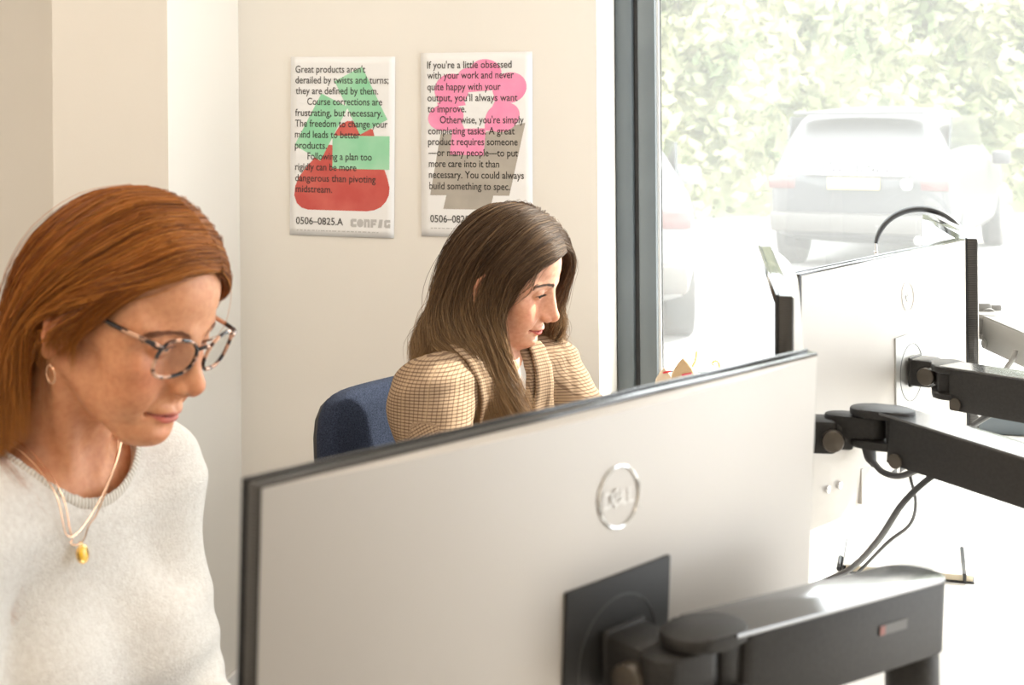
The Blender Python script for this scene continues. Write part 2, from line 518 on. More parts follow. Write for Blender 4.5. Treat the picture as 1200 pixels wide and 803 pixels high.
def car(name, label, paint, loc, yaw, length, width, height, group=None):
    """x across, y forward (rear bumper at y=0), z up"""
    root = empty(name, loc, (0, 0, yaw), label, 'car', group)
    hw = width / 2
    # stations: y, half width, sill z, belt z, roof z, roof half width
    L = length
    st = [(0.00, 0.86, 0.42, 0.92, 0.95, 0.80), (0.02, 0.94, 0.34, 0.98, 1.06, 0.84), (0.045, 0.98, 0.30, 1.04, 1.45 / 1.64 * height, 0.70), (0.09, 1.0, 0.28, 1.06, height * 0.985, 0.68),
          (0.20, 1.0, 0.26, 1.07, height, 0.70), (0.40, 1.0, 0.26, 1.06, height, 0.71), (0.55, 1.0, 0.26, 1.05, height * 0.985, 0.71), (0.66, 1.0, 0.26, 1.04, height * 0.86, 0.74),
          (0.75, 0.99, 0.27, 1.03, 1.06, 0.84), (0.90, 0.96, 0.30, 0.98, 1.0, 0.82), (0.97, 0.88, 0.34, 0.88, 0.90, 0.76), (1.0, 0.76, 0.42, 0.72, 0.74, 0.66)]
    rows = []
    for (t, w_, zs, zb, zr, wr) in st:
        y = t * L
        W_ = hw * w_
        Rr = hw * wr
        half = [(0, zs - 0.02), (W_ * 0.86, zs), (W_ * 0.97, zs + 0.10), (W_, (zs + zb) * 0.5), (W_ * 0.985, zb - 0.05), (W_ * 0.95, zb), (Rr + (W_ * 0.95 - Rr) * 0.5, zb + (zr - zb) * 0.5), (Rr, zb + (zr - zb) * 0.90), (Rr * 0.85, zr - 0.01), (0, zr + 0.015)]
        rows.append([Vector((x, y, z)) for x, z in half] + [Vector((-x, y, z)) for x, z in half[-2:0:-1]])
    b = B()
    ring = [[b.bm.verts.new(p) for p in r] for r in rows]
    k = len(ring[0])
    for i in range(len(ring) - 1):
        for j in range(k):
            b.bm.faces.new((ring[i][j], ring[i][(j + 1) % k], ring[i + 1][(j + 1) % k], ring[i + 1][j]))
    b.bm.faces.new(ring[0]); b.bm.faces.new(ring[-1][::-1])
    body = b.done('body', paint, root, 40)
    md = body.modifiers.new('s', 'SUBSURF'); md.levels = 1; md.render_levels = 1
    gl, dk = M['carglass'], M['rubber']
    H = height
    B().prism([(-hw * 0.66, 1.06), (hw * 0.66, 1.06), (hw * 0.60, H * 0.93), (0.0, H * 0.955), (-hw * 0.60, H * 0.93)], -0.012, 0.012, Matrix.Translation((0, 0.026 * L - 0.02, 0)) @ Matrix.Rotation(R(90 - 9), 4, 'X')).done('rear_window', gl, root)
    B().box((0, 0.045 * L, H * 0.965), (hw * 1.36, 0.26, 0.035), 0.012).done('spoiler', paint, root)
    for s in (-1, 1):
        B().prism([(0.10 * L, 1.10), (0.62 * L, 1.08), (0.53 * L, H * 0.93), (0.14 * L, H * 0.93)], -0.01, 0.01,
                  Matrix.Translation((s * hw * 0.865, 0, 0.02)) @ Matrix.Rotation(R(90), 4, 'Z') @ Matrix.Rotation(R(90), 4, 'X') @ Matrix.Translation((0, 0, 0))).done('side_window', gl, root)
        B().box((s * hw * 0.80, 0.012 * L, 0.90), (hw * 0.30, 0.08, 0.13), 0.02).done('tail_light', M['taillight'], root)
        mb = B().box((s * (hw + 0.09), 0.60 * L, 1.08), (0.20, 0.10, 0.15), 0.03).done('mirror', paint, root)
        for yy in (0.18, 0.80):
            wl = B()
            wl.cyl((s * (hw - 0.22), yy * L, 0.36), (s * (hw + 0.005), yy * L, 0.36), 0.36, seg=36, bevel=0.03)
            wl = wl.done('wheel', dk, root)
            hb = B()
            hb.cyl((s * (hw - 0.02), yy * L, 0.36), (s * (hw + 0.012), yy * L, 0.36), 0.235, seg=30)
            hb.done('hubcap', M['chrome'], wl)
    B().box((0, -0.005, 0.50), (width * 0.92, 0.12, 0.20), 0.04).done('bumper', M['carlower'], root)
    B().box((0, 0.005, 0.995), (hw * 1.10, 0.05, 0.035), 0.008).done('trim_strip', M['chrome'], root)
    return root
M['carglass'] = mat('car_glass', (0.020, 0.024, 0.028), 0.08)
M['taillight'] = mat('tail_light_lens', (0.10, 0.05, 0.05), 0.2)
M['carlower'] = mat('bumper_plastic', (0.06, 0.055, 0.05), 0.6)
M['plateyellow'] = mat('number_plate_yellow', (0.34, 0.29, 0.12), 0.4)
M['paintgrey'] = mat('pale_gold_car_paint', (0.040, 0.040, 0.043), 0.35, 0.0)
M['paintwhite'] = mat('white_car_paint', (0.15, 0.15, 0.15), 0.3, 0.0)
suv = car('parked_car', 'dark boxy four-by-four seen from behind, parked beyond the window', M['paintgrey'], (3.42, 13.6, GZ), R(-27), 4.37, 1.90, 1.66)
B().box((-0.02, -0.035, 0.90), (0.52, 0.02, 0.12), 0.004).done('number_plate', M['plateyellow'], suv)
B().cyl((0.50, -0.03, 0.90), (0.50, -0.012, 0.90), 0.06, seg=24).done('badge', M['chrome'], suv)
B().cyl((0.62, -0.09, 0.36), (0.62, 0.08, 0.36), 0.045, seg=20).done('exhaust_pipe', M['chrome'], suv)
def flat_text(s, width, m, parent, mtx, name='lettering', thick=0.0015):
    co, fs = text_mesh(s)
    co[:, 0] -= co[:, 0].min()
    k = width / co[:, 0].max()
    co = co * k
    me = bpy.data.meshes.new(name)
    me.from_pydata([tuple(x) for x in co], [], fs)
    me.transform(mtx)
    return link(name, me, m, parent)
for wx, ww, wt in ((-0.31, 0.30, 'RANGE'), (0.03, 0.30, 'ROVER')):
    flat_text(wt, ww, M['chrome'], suv, Matrix.Translation((wx, 0.012, 1.035)) @ Matrix.Rotation(R(84), 4, 'X'))
car('parked_car', 'pale car cut off by the grey window frame, left of the boxy four-by-four', M['paintwhite'], (0.36, 9.3, GZ), R(-4), 4.3, 1.8, 1.5)
# ------------------------------------------------------------------ desks
def desk(label, u0, u1, v0, v1):
    root = empty('desk', room((u0 + u1) / 2, (v0 + v1) / 2, 0), (0, 0, -TH), label, 'desk')
    w_, d_ = u1 - u0, v1 - v0
    B().box((0, 0, 0.727), (w_, d_, 0.026), 0.003).done('desktop', M['desk'], root)
    for sx in (-1, 1):
        for sy in (-1, 1):
            B().box((sx * (w_ / 2 - 0.08), sy * (d_ / 2 - 0.06), 0.357), (0.05, 0.05, 0.714), 0.004).done('leg', M['metalw'], root)
    for sy in (-1, 1):
        B().box((0, sy * (d_ / 2 - 0.06), 0.685), (w_ - 0.21, 0.04, 0.055), 0.003).done('rail', M['metalw'], root)
    return root
DZ = 0.74
# U,V here are measured from the wall corner
desk('long white bench desk under the monitors, holding the notebook and the arms', 1.10, 2.70, -2.35, -0.06)

def desk_pt(px, py, z):
    """where the sight line through a pixel of the photo meets the height z"""
    c, s = math.cos(R(0.45)), math.sin(R(0.45))
    du0, dv0 = px - 600, py - 130
    du, dv = c * du0 - s * dv0, s * du0 + c * dv0
    y = (CAMZ - z) * 1600 / dv
    return Vector((du * y / 1600, y, z))
def at_depth(px, py, y):
    c, s = math.cos(R(0.45)), math.sin(R(0.45))
    du0, dv0 = px - 600, py - 130
    du, dv = c * du0 - s * dv0, s * du0 + c * dv0
    return Vector((du * y / 1600, y, CAMZ - dv * y / 1600))
def on_wall(px, py, off=0.0):
    c, s = math.cos(R(0.45)), math.sin(R(0.45))
    du0, dv0 = px - 600, py - 130
    du, dv = c * du0 - s * dv0, s * du0 + c * dv0
    d = np.array([du / 1600, 1, -dv / 1600])
    k = (WO @ V + off) / (d @ V)
    return np.array([0, 0, CAMZ]) + d * k

# ------------------------------------------------------------------ posters
def poster(label, tl, tr, bl, unit_w, unit_h, x0, y0):
    """local axes: x right, y up along the sheet, z towards the room; returns root and unit->local map"""
    A, Bq, C = on_wall(*tl, -0.003), on_wall(*tr, -0.003), on_wall(*bl, -0.003)
    ex = Bq - A
    wd = np.linalg.norm(ex); ex /= wd
    nrm = -V
    ey = np.cross(nrm, ex)
    ht = -(C - A) @ ey
    me_c = []
    b = B()
    nx, ny = 14, 24
    rows = []
    for i in range(nx + 1):
        row = []
        for j in range(ny + 1):
            x, y = i / nx, j / ny
            z = 0.0004 + 0.004 * max(0, abs(x - 0.5) * 2 - 0.8) ** 2 * (0.4 + 0.6 * math.sin(3 * y + x)) ** 2
            row.append((x * wd, -y * ht, z))
        rows.append(row)
    b.grid(rows)
    root = b.done('poster', M['paper'], None)
    sol = root.modifiers.new('thick', 'SOLIDIFY'); sol.thickness = 0.0002; sol.offset = -1
    root.matrix_world = Matrix(((ex[0], ey[0], nrm[0], A[0]), (ex[1], ey[1], nrm[1], A[1]), (ex[2], ey[2], nrm[2], A[2]), (0, 0, 0, 1)))
    tag(root, label, 'poster', 'posters on the back wall')
    f = lambda x, y: ((x - x0) / unit_w * wd, -(y - y0) / unit_h * ht)
    return root, f

def lift(o, k):
    """print lies on the sheet: follow its slight curl, k layers up"""
    for v in o.data.vertices:
        v.co.z += 0.0007 + 0.00012 * k

def print_shape(root, f, name, polys, m, k):
    vs, fs = [], []
    for p in polys:
        s0 = len(vs)
        if sum(p[q][0] * p[(q + 1) % len(p)][1] - p[(q + 1) % len(p)][0] * p[q][1] for q in range(len(p))) > 0: p = p[::-1]
        vs += [(*f(x, y), 0.000008 * len(fs)) for x, y in p]
        fs.append(tuple(range(s0, s0 + len(p))))
    me = bpy.data.meshes.new(name)
    me.from_pydata(vs, [], fs)
    o = link(name, me, m, root)
    lift(o, k)
    return o

def print_lines(root, f, lines, cap, name='text', m=None):
    V_, F_ = [], []
    for s, xa, xb, yb in lines:
        co, fs = text_mesh(s, 1.0, 0.007)
        co[:, 0] -= co[:, 0].min()
        kx = (xb - xa) / co[:, 0].max()
        ky = cap / 0.69
        s0 = len(V_)
        for x, y, z in co:
            V_.append((*f(xa + x * kx, yb - y * ky), 0))
        F_ += [tuple(i + s0 for i in q) for q in fs]
    me = bpy.data.meshes.new(name)
    me.from_pydata(V_, [], F_)
    o = link(name, me, m or M['ink'], root)
    lift(o, 5)
    return o

def ell(cx, cy, rx, ry, rot=0, n=40, a0=0, a1=360):
    r_ = R(rot)
    out = []
    for i in range(n if a1 - a0 == 360 else n + 1):
        t = R(a0 + (a1 - a0) * i / n)
        x, y = rx * math.cos(t), ry * math.sin(t)
        out.append((cx + x * math.cos(r_) - y * math.sin(r_), cy + x * math.sin(r_) + y * math.cos(r_)))
    return out
c4 = lambda pts: [(x * 1.09 - 36.46, y * 1.09 - 36.46) for x, y in pts]

root, f = poster('poster with green blocks over a red bell shape, left of the two wall posters', (341.2, 66.5), (463.3, 66.3), (344.0, 275.2), 445, 766, 5, 22)
bell = [(205, 400), (215, 352), (235, 320), (262, 305), (290, 305), (330, 322), (362, 338), (376, 390), (400, 470), (418, 520), (428, 560), (426, 590), (415, 615), (395, 638), (370, 650), (340, 655), (110, 655), (85, 648), (65, 630), (55, 600), (58, 565), (72, 528), (110, 478), (150, 435), (190, 398)]
print_shape(root, f, 'red_bell', [c4(bell)], M['red'], 0)
print_shape(root, f, 'green_block', [c4([(212, 150), (318, 92), (418, 298), (312, 358)])], M['green'], 1)
print_shape(root, f, 'green_block', [c4([(160, 198), (265, 250), (158, 462), (55, 402)])], M['green'], 1)
print_shape(root, f, 'green_block', [c4([(205, 362), (427, 362), (427, 492), (205, 492)])], M['green'], 1)
print_lines(root, f, [("Great products aren't", 25, 325, 90), ("derailed by twists and turns;", 25, 423, 136), ("they are defined by them.", 27, 380, 182), ("Course corrections are", 77, 397, 228),
    ("frustrating, but necessary.", 25, 398, 276), ("The freedom to change your", 25, 420, 322), ("mind leads to better", 25, 305, 369), ("products.", 25, 163, 416), ("Following a plan too", 80, 355, 462),
    ("rigidly can be more", 27, 290, 508), ("dangerous than pivoting", 27, 372, 556), ("midstream.", 30, 187, 603)], 30)
print_lines(root, f, [("0506\u20130825.A", 32, 235, 740)], 30, 'code_text')
# chunky grey word mark: C O N F I G in rounded blocks
def wordmark(x0, x1, y0, y1):
    w_ = (x1 - x0) / 6
    out = []
    t = (y1 - y0) * 0.34
    def bar(xa, ya, xb, yb): out.append([(xa, ya), (xb, ya), (xb, yb), (xa, yb)])
    g = w_ * 0.06
    X = [x0 + i * w_ + g for i in range(6)]
    e = w_ - 2 * g
    ym = (y0 + y1) / 2
    bar(X[0], y0 + 4, X[0] + e * .45, y1 - 4); bar(X[0] + 4, y0, X[0] + e, y0 + t); bar(X[0] + 4, y1 - t, X[0] + e, y1)
    out.append(ell(X[1] + e / 2, ym, e * .56, (y1 - y0) * .5, n=20))
    bar(X[2], y0, X[2] + e * .40, y1); bar(X[2], y0, X[2] + e * .9, y0 + t); bar(X[2] + e * .6, y0 + 4, X[2] + e, y1)
    bar(X[3], y0, X[3] + e * .40, y1); bar(X[3], y0, X[3] + e, y0 + t); bar(X[3], ym - 3, X[3] + e * .85, ym + t - 5)
    out.append([(X[4] + e * .3, y0), (X[4] + e * .9, y0), (X[4] + e * .7, y1), (X[4] + e * .1, y1)])
    bar(X[5], y0 + 4, X[5] + e * .40, y1 - 4); bar(X[5] + 4, y0, X[5] + e, y0 + t); bar(X[5] + 4, y1 - t, X[5] + e, y1); bar(X[5] + e * .62, ym, X[5] + e, y1)
    return out
print_shape(root, f, 'word_mark', wordmark(265, 436, 711, 746), M['inkgrey'], 2)
def fine(x0, x1, y):
    out, x = [], x0
    q = random.Random(3)
    while x < x1:
        d = q.uniform(6, 20)
        out.append([(x, y - 2.2), (min(x + d, x1), y - 2.2), (min(x + d, x1), y + 2.2), (x, y + 2.2)])
        x += d + 4
    return out
print_shape(root, f, 'fine_print', fine(35, 385, 766), M['finep'], 2)

root, f = poster('poster with pink flower over a grey vase shape, right of the two wall posters', (493.3, 62.0), (623.8, 60.2), (498.6, 276.6), 462, 768, 10, 24)
d4 = lambda pts: [((x / 3.345 - 160) * 3.493, (y / 3.345 - 5) * 3.493) for x, y in pts]
print_shape(root, f, 'grey_vase', [[(92, 365), (250, 362), (443, 317), (377, 618), (48, 620)], [(117, 616), (312, 616), (297, 677), (103, 677)]], M['taupe'], 0)
pk = [ell(805, 118, 62, 50, 10), ell(668, 190, 68, 66, -10), ell(898, 182, 68, 60, -20), ell(645, 298, 72, 54, -10), ell(870, 298, 70, 56, -25), ell(740, 135, 46, 34)]
pk += [[(725, 120), (860, 120), (845, 190), (720, 200)], [(845, 130), (930, 140), (880, 235), (835, 232)], [(610, 240), (720, 235), (725, 250), (620, 265)], [(845, 225), (900, 235), (880, 275), (815, 290)],
       [(610, 320), (700, 300), (720, 345), (668, 350)], [(672, 345), (805, 342), (795, 450), (660, 447)], [(800, 300), (870, 350), (800, 352)]]
for i, p in enumerate(pk):
    pk[i] = d4(p)
o = print_shape(root, f, 'pink_flower', pk, M['pink'], 1)
print_lines(root, f, [("If you're a little obsessed", 37, 388, 90), ("with your work and never", 37, 397, 133), ("quite happy with your", 37, 343, 181), ("output, you'll always want", 38, 412, 227),
    ("to improve.", 38, 200, 273), ("Otherwise, you're simply", 90, 437, 319), ("completing tasks. A great", 40, 400, 365), ("product requires someone", 40, 412, 410), ("\u2014or many people\u2014to put", 42, 413, 456),
    ("more care into it than", 43, 336, 502), ("necessary. You could always", 43, 437, 548), ("build something to spec.", 45, 380, 595)], 30)
print_lines(root, f, [("0506\u20130825.G", 48, 245, 733)], 30, 'code_text')
print_shape(root, f, 'word_mark', wordmark(277, 450, 704, 739), M['inkgrey'], 2)
print_shape(root, f, 'fine_print', fine(50, 385, 758), M['finep'], 2)

# ------------------------------------------------------------------ monitors
MH = 0.355
def monitor(label, loc_top, yaw, tilt, W_, dark, edge=0.011, bulge=0.024, plate_z=0.1175):
    """local: x along the width, -y out of the back, z up; loc_top is the middle of the back's top edge"""
    rz, rx = yaw, tilt
    rot = Euler((rx, 0, rz)).to_matrix()
    up = rot @ Vector((0, 0, 1))
    root = empty('monitor', Vector(loc_top) - up * MH, (rx, 0, rz), label, 'monitor', 'monitors on black arms')
    hw = W_ / 2
    # bulged silver back
    nx, nz = 40, 24
    def depth(x, z):
        S = min(1, abs(x) / hw); T = (MH - z) / MH
        e = (1 - S ** 2.4)
        return e * (bulge * 0.72 + bulge * 0.40 * (1 - (abs(T - 0.5) * 2) ** 3)) + 0.0005
    b = B()
    rows = []
    for i in range(nx + 1):
        x = -hw + W_ * i / nx
        row = [Vector((x, 0, 0))]
        for j in range(nz + 1):
            z = MH * j / nz
            row.append(Vector((x, -depth(x, z), z)))
        row.append(Vector((x, 0, MH)))
        rows.append(row)
    vs = b.grid(rows)
    flat = [v for r in vs for v in r]
    b.bm.faces.new([r[0] for r in vs] + [r[-1] for r in vs][::-1])
    b.done('back_cover', M['silver'], root, 40)
    # perforated rim, thin front bezel, screen
    B().box((0, edge / 2 + 0.0005, MH / 2), (W_ + 0.006, edge, MH + 0.005), 0.0015).done('rim', M['ventrim'], root)
    B().box((0, edge + 0.0025, MH / 2), (W_ + 0.009, 0.004, MH + 0.008), 0.0015).done('bezel', M['rim'], root)
    B().box((0, edge + 0.0052, MH / 2 + 0.004), (W_ - 0.008, 0.0012, MH - 0.022)).done('screen', M['screen'] if edge < 0.0115 else M['screen_glare'], root)
    # round maker's mark with four slanted letters
    zc = MH - 0.061
    yb = -depth(0, zc) - 0.0006
    lg = B()
    ring = []
    for i in range(48):
        a = 2 * math.pi * i / 48
        ring.append((0.0225 * math.cos(a), 0, 0.0225 * math.sin(a)))
    lg.tube([(x, yb - (depth(x, zc + z) - depth(0, zc)), zc + z) for x, y, z in ring], 0.0011, 8, closed=True)
    lo = lg.done('logo', M['logo'] if dark else M['logo2'], root)
    co, fs = text_mesh('D  LL')
    kx = 0.034 / (co[:, 0].max() - co[:, 0].min())
    V_ = [(-0.017 + (x - co[:, 0].min()) * kx, yb - 0.0004, zc - 0.0065 + y * 0.0178) for x, y, z in co]
    me = bpy.data.meshes.new('logo_letters'); me.from_pydata(V_, [], fs)
    lt = link('letters', me, M['logo3'] if dark else M['logo2'], lo)
    E_ = B()
    for k in (-0.0048, 0.0, 0.0048):
        E_.box((0, 0, k), (0.0100, 0.0006, 0.0017))
    E_.box((-0.0040, 0, 0), (0.002, 0.0006, 0.0113))
    bmesh.ops.transform(E_.bm, matrix=Matrix.Translation((-0.0035, yb - 0.0004, zc)) @ Matrix.Rotation(R(-28), 4, 'Y'), verts=E_.bm.verts)
    E_.done('slanted_letter', M['logo3'] if dark else M['logo2'], lo)
    # mounting plate
    pz = MH - plate_z
    py = -depth(0, pz) - 0.0012
    pl = B().box((0, py + 0.004, pz - 0.0625), (0.117, 0.011, 0.125), 0.0008).done('mount_plate', M['plate_d'] if dark else M['plate_s'], root)
    gr = B()
    gr.tube([(0.044 * math.cos(t), py - 0.0016, pz - 0.060 + 0.044 * math.sin(t)) for t in np.linspace(0, 2 * math.pi, 48, endpoint=False)], 0.0006, 6, closed=True)
    gr.done('ring_groove', M['plate_line'], pl)
    # recessed socket bay with sockets and the two round buttons beside it
    bay = B().box((0.0, -0.016, 0.035), (0.33, 0.010, 0.052), 0.002).done('socket_bay', M['silver'], root)
    for x in (-0.05, -0.02, 0.012, 0.045, 0.075):
        B().box((x, -0.0215, 0.032), (0.018, 0.003, 0.009), 0.001).done('socket', M['rubber'], bay)
    for x in (-hw + 0.055, -hw + 0.085):
        bt = B()
        yd = -depth(x, 0.05)
        bt.cyl((x, yd - 0.004, 0.05), (x, yd + 0.006, 0.05), 0.0055, seg=20, bevel=0.001)
        bt.done('button', M['chrome'], root)
    return root, rot, py, pz - 0.0585

def mon_pt(root, p):
    return Vector(root.location) + Euler(root.rotation_euler).to_matrix() @ Vector(p)

monA, rA, yA, zA = monitor('largest silver monitor seen from behind, in front of both people', (0.0617, 1.026, CAMZ - 0.224), R(44.8), R(3.1), 0.600, True)
monC, rC, yC, zC = monitor('overexposed silver monitor with steel mount plate, in front of the parked car', (0.591, 2.128, CAMZ - 0.231), R(51.45), 0.0, 0.621, False)
monB, rB, yB, zB = monitor('edge-on monitor half hidden behind the right end of the largest monitor', (0.338, 1.725, 1.247), R(81.7), R(0.5), 0.53, False, 0.0150, 0.022)
monD, rD, yD, zD = monitor('edge-on monitor right of the steel-plated monitor, with the headphones on top', (0.862, 2.675, 1.216), R(80.8), 0.0, 0.54, False, 0.0165, 0.022)

# ------------------------------------------------------------------ monitor arms
def arm(label, head, nrm, ends, m, post_down=True, hgt=0.052, low=0.0):
    """head: middle of the mount plate (world), nrm: out of the plate, ends: [start, end] of the beam (world)"""
    a, e = Vector(ends[0]), Vector(ends[1])
    base = Vector((e.x, e.y, DZ))
    root = empty('monitor_mount', base, (0, 0, 0), label, 'monitor arm', 'black monitor arms')
    q = lambda p: Vector(p) - base
    nrm = Vector(nrm).normalized()
    up = Vector((0, 0, 1))
    side = up.cross(nrm).normalized()
    mt = Matrix((( *side, 0), (*nrm, 0), (*up, 0), (0, 0, 0, 1))).transposed()
    mt.translation = q(head)
    # bracket: square foot, forked block, tilt knob   (x side, y out, z up)
    b = B()
    b.box((0, 0.005, 0), (0.045, 0.006, 0.046), 0.003, mt)
    b.box((0, 0.022, 0.0), (0.046, 0.036, 0.042), 0.006, mt)
    b.box((0, 0.046, 0.0), (0.030, 0.030, 0.034), 0.005, mt)
    b.done('bracket', m, root)
    for s_ in (1, -1):
        B().cyl(mt @ Vector((s_ * 0.020, 0.034, -0.002)), mt @ Vector((s_ * 0.034, 0.034, -0.002)), 0.0135, seg=28, bevel=0.002).done('tilt_knob', M['joint'] if m is M['arm'] else m, root)
    # swivel link from the bracket to the beam: two rounded tongues with the pin between
    h0 = mt @ Vector((0, 0.055, 0))
    h1 = q(a)
    d = h1 - h0
    d2 = Vector((d.x, d.y, 0)).normalized()
    s2 = up.cross(d2)
    Ln = Vector((d.x, d.y, 0)).length
    ml = Matrix(((*d2, 0), (*s2, 0), (*up, 0), (0, 0, 0, 1))).transposed()
    ml.translation = Vector((h0.x, h0.y, h1.z))
    def slot(x0, x1, r):
        return [(x0 + r * math.cos(t), r * math.sin(t)) for t in np.linspace(math.pi / 2, 3 * math.pi / 2, 14)] + [(x1 + r * math.cos(t), r * math.sin(t)) for t in np.linspace(-math.pi / 2, math.pi / 2, 14)]
    b = B()
    b.prism(slot(-0.012, Ln * 0.62, 0.017), -0.015, 0.011, ml, 0.002)
    b.done('swivel_link', m, root)
    b = B()
    b.prism(slot(Ln * 0.55, Ln + 0.010, 0.024), 0.0125, 0.0225, ml, 0.003)
    b.prism(slot(Ln * 0.55, Ln + 0.012, 0.024), -0.026, -0.0165, ml, 0.003)
    b.cyl(ml @ Vector((Ln * 0.62, 0, -0.02)), ml @ Vector((Ln * 0.62, 0, 0.018)), 0.009)
    b.box((Ln + 0.012, 0, -0.002), (0.022, 0.034, 0.046), 0.004, ml)
    b.done('tongue', m, root)
    # beam: deep box with rounded far end and a separate lid
    f_ = q(e) - h1
    fx = f_.normalized()
    fs = up.cross(fx).normalized()
    fu = fx.cross(fs)
    mb = Matrix(((*fx, 0), (*fs, 0), (*fu, 0), (0, 0, 0, 1))).transposed()
    mb.translation = h1
    L = f_.length
    r_ = 0.027
    outl = [(0.016, -r_ + 0.004), (0.022, -r_)] + [(L + r_ * math.cos(t), r_ * math.sin(t)) for t in np.linspace(-math.pi / 2, math.pi / 2, 18)] + [(0.022, r_), (0.016, r_ - 0.004)]
    b = B()
    b.prism(outl, -hgt + 0.022, 0.0192, mb, 0.0012)
    b.done('beam', m, root)
    lid = [(0.002, -r_)] + [(L + r_ * math.cos(t), r_ * math.sin(t)) for t in np.linspace(-math.pi / 2, math.pi / 2, 18)] + [(0.002, r_)]
    b = B()
    b.prism(lid, 0.0196, 0.0226, mb, 0.0007)
    b.done('lid', M['armlid'] if m is M['arm'] else m, root)
    b = B()
    b.cyl(mb @ Vector((0.03, -r_ - 0.002, -0.030)), mb @ Vector((0.03, r_ + 0.002, -0.030)), 0.009, seg=20)
    b.done('pivot_pin', M['joint'] if m is M['arm'] else m, root)
    # column down to the desk and its clamp
    b = B()
    ze = q(e).z
    b.cyl((0, 0, 0.014), (0, 0, ze - hgt + 0.024), 0.019, seg=32)
    b.cyl((0, 0, ze - hgt - 0.03), (0, 0, ze - hgt + 0.0235), 0.0225, seg=32, bevel=0.002)
    b.done('column', m, root)
    b = B()
    b.box((0, 0, 0.0082), (0.11, 0.09, 0.015), 0.004)
    b.done('base_plate', m, root)
    return root, mb, L

hA = mon_pt(monA, (0, yA - 0.002, zA)); nA = Euler(monA.rotation_euler).to_matrix() @ Vector((0, -1, 0))
armA, mA, LA = arm('nearest black monitor arm, holding the largest monitor', hA, nA, (at_depth(826, 770, 0.985), at_depth(1068, 703, 1.165)), M['arm'], hgt=0.060)
hB = mon_pt(monB, (0, yB - 0.002, zB - 0.03)); nB = Euler(monB.rotation_euler).to_matrix() @ Vector((0, -1, 0))
armB, mB, LB = arm('black monitor arm crossing to the right edge, behind the nearest arm', hB, nB, (at_depth(1040, 500, 1.69), at_depth(1290, 578, 1.50)), M['arm'], hgt=0.058)
hC = mon_pt(monC, (0, yC - 0.002, zC + 0.002)); nC = Euler(monC.rotation_euler).to_matrix() @ Vector((0, -1, 0))
armC, mC, LC = arm('black monitor arm bolted to the steel mount plate', hC, nC, (at_depth(1112, 444, 2.03), at_depth(1330, 478, 1.80)), M['arm'], hgt=0.062)
hD = mon_pt(monD, (0, yD - 0.002, zD + 0.01)); nD = Euler(monD.rotation_euler).to_matrix() @ Vector((0, -1, 0))
armD, mD, LD = arm('hazy grey monitor arm at the right edge, topmost of the arms', hD, nD, (at_depth(1160, 380, 2.62), at_depth(1300, 440, 2.25)), M['armhaze'], hgt=0.062)
# small red and grey sticker on the side of the nearest arm
st = B().box((LA * 0.74, -0.0275, -0.004), (0.040, 0.0008, 0.008), 0, mA).done('sticker', mat('grey_sticker', (0.07, 0.065, 0.06), 0.5), armA)
B().box((LA * 0.74 - 0.016, -0.0281, -0.004), (0.007, 0.0008, 0.007), 0, mA).done('sticker_mark', mat('red_sticker', (0.20, 0.05, 0.035), 0.5), st)

# ------------------------------------------------------------------ cables
def cable(label, pts, r, m=None, group='cables under the monitor arms', n=40):
    b = B()
    P = crom([tuple(p) for p in pts], n)
    b.tube([tuple(p) for p in P], r, 10)
    o = b.done('cable', m or M['cable'])
    return tag(o, label, 'cable', group)
cable('thick black cable sweeping from the arm down to the desk beside the notebook', [at_depth(1118, 546, 1.70), at_depth(1090, 560, 1.72), at_depth(1058, 590, 1.76), at_depth(1030, 632, 1.84), at_depth(1000, 664, 1.95), desk_pt(972, 679, DZ + 0.0090), desk_pt(945, 689, DZ + 0.0090)], 0.0042)
cable('thin black cable dropping behind the thick one and curling to the desk', [at_depth(1062, 535, 1.86), at_depth(1067, 560, 1.86), at_depth(1073, 590, 1.88), at_depth(1066, 615, 1.92), at_depth(1040, 636, 1.98), desk_pt(1004, 672, DZ + 0.0062), desk_pt(978, 690, DZ + 0.0062), desk_pt(945, 706, DZ + 0.0062)], 0.0024)
# power lead plugged into the socket bay
pw = empty('power_lead', at_depth(1018, 526, 1.95), (0, 0, 0), 'short black power lead with its plug in the steel-plated monitor', 'cable', 'cables under the monitor arms')
qq = Vector(pw.location)
b = B(); b.tube([tuple(Vector(p) - qq) for p in crom([at_depth(1017, 520, 1.97), at_depth(1020, 536, 1.95), at_depth(1024, 544, 1.93)], 8)], [0.0105, 0.010, 0.0095, 0.009, 0.008, 0.0065, 0.0055, 0.005], 12)
b.done('plug', M['rubber'], pw)
b = B(); b.tube([tuple(Vector(p) - qq) for p in crom([at_depth(1023, 541, 1.93), at_depth(1034, 553, 1.90), at_depth(1052, 558, 1.87), at_depth(1070, 553, 1.84), at_depth(1090, 543, 1.80), at_depth(1108, 532, 1.77)], 30)], 0.0044, 10)
b.done('lead', M['cable'], pw)
cable('stiff black cable slanting across the window frame at the right', [at_depth(1142, 497, 2.25), at_depth(1160, 486, 2.22), at_depth(1184, 473, 2.20), at_depth(1205, 464, 2.18)], 0.005)
cable('thin white cable looping below the arm on the steel mount plate', [at_depth(1142, 472, 2.25), at_depth(1149, 480, 2.25), at_depth(1158, 476, 2.25), at_depth(1166, 466, 2.25)], 0.0028, M['cablew'])
cable('second thin white cable looping below the first white one', [at_depth(1141, 478, 2.28), at_depth(1149, 487, 2.28), at_depth(1160, 482, 2.28), at_depth(1172, 468, 2.28)], 0.0026, M['cablew'])
cable('grey cable hanging under the hazy topmost arm', [at_depth(1190, 410, 2.45), at_depth(1187, 420, 2.45), at_depth(1182, 428, 2.46), at_depth(1175, 438, 2.47)], 0.005, M['armhaze'])

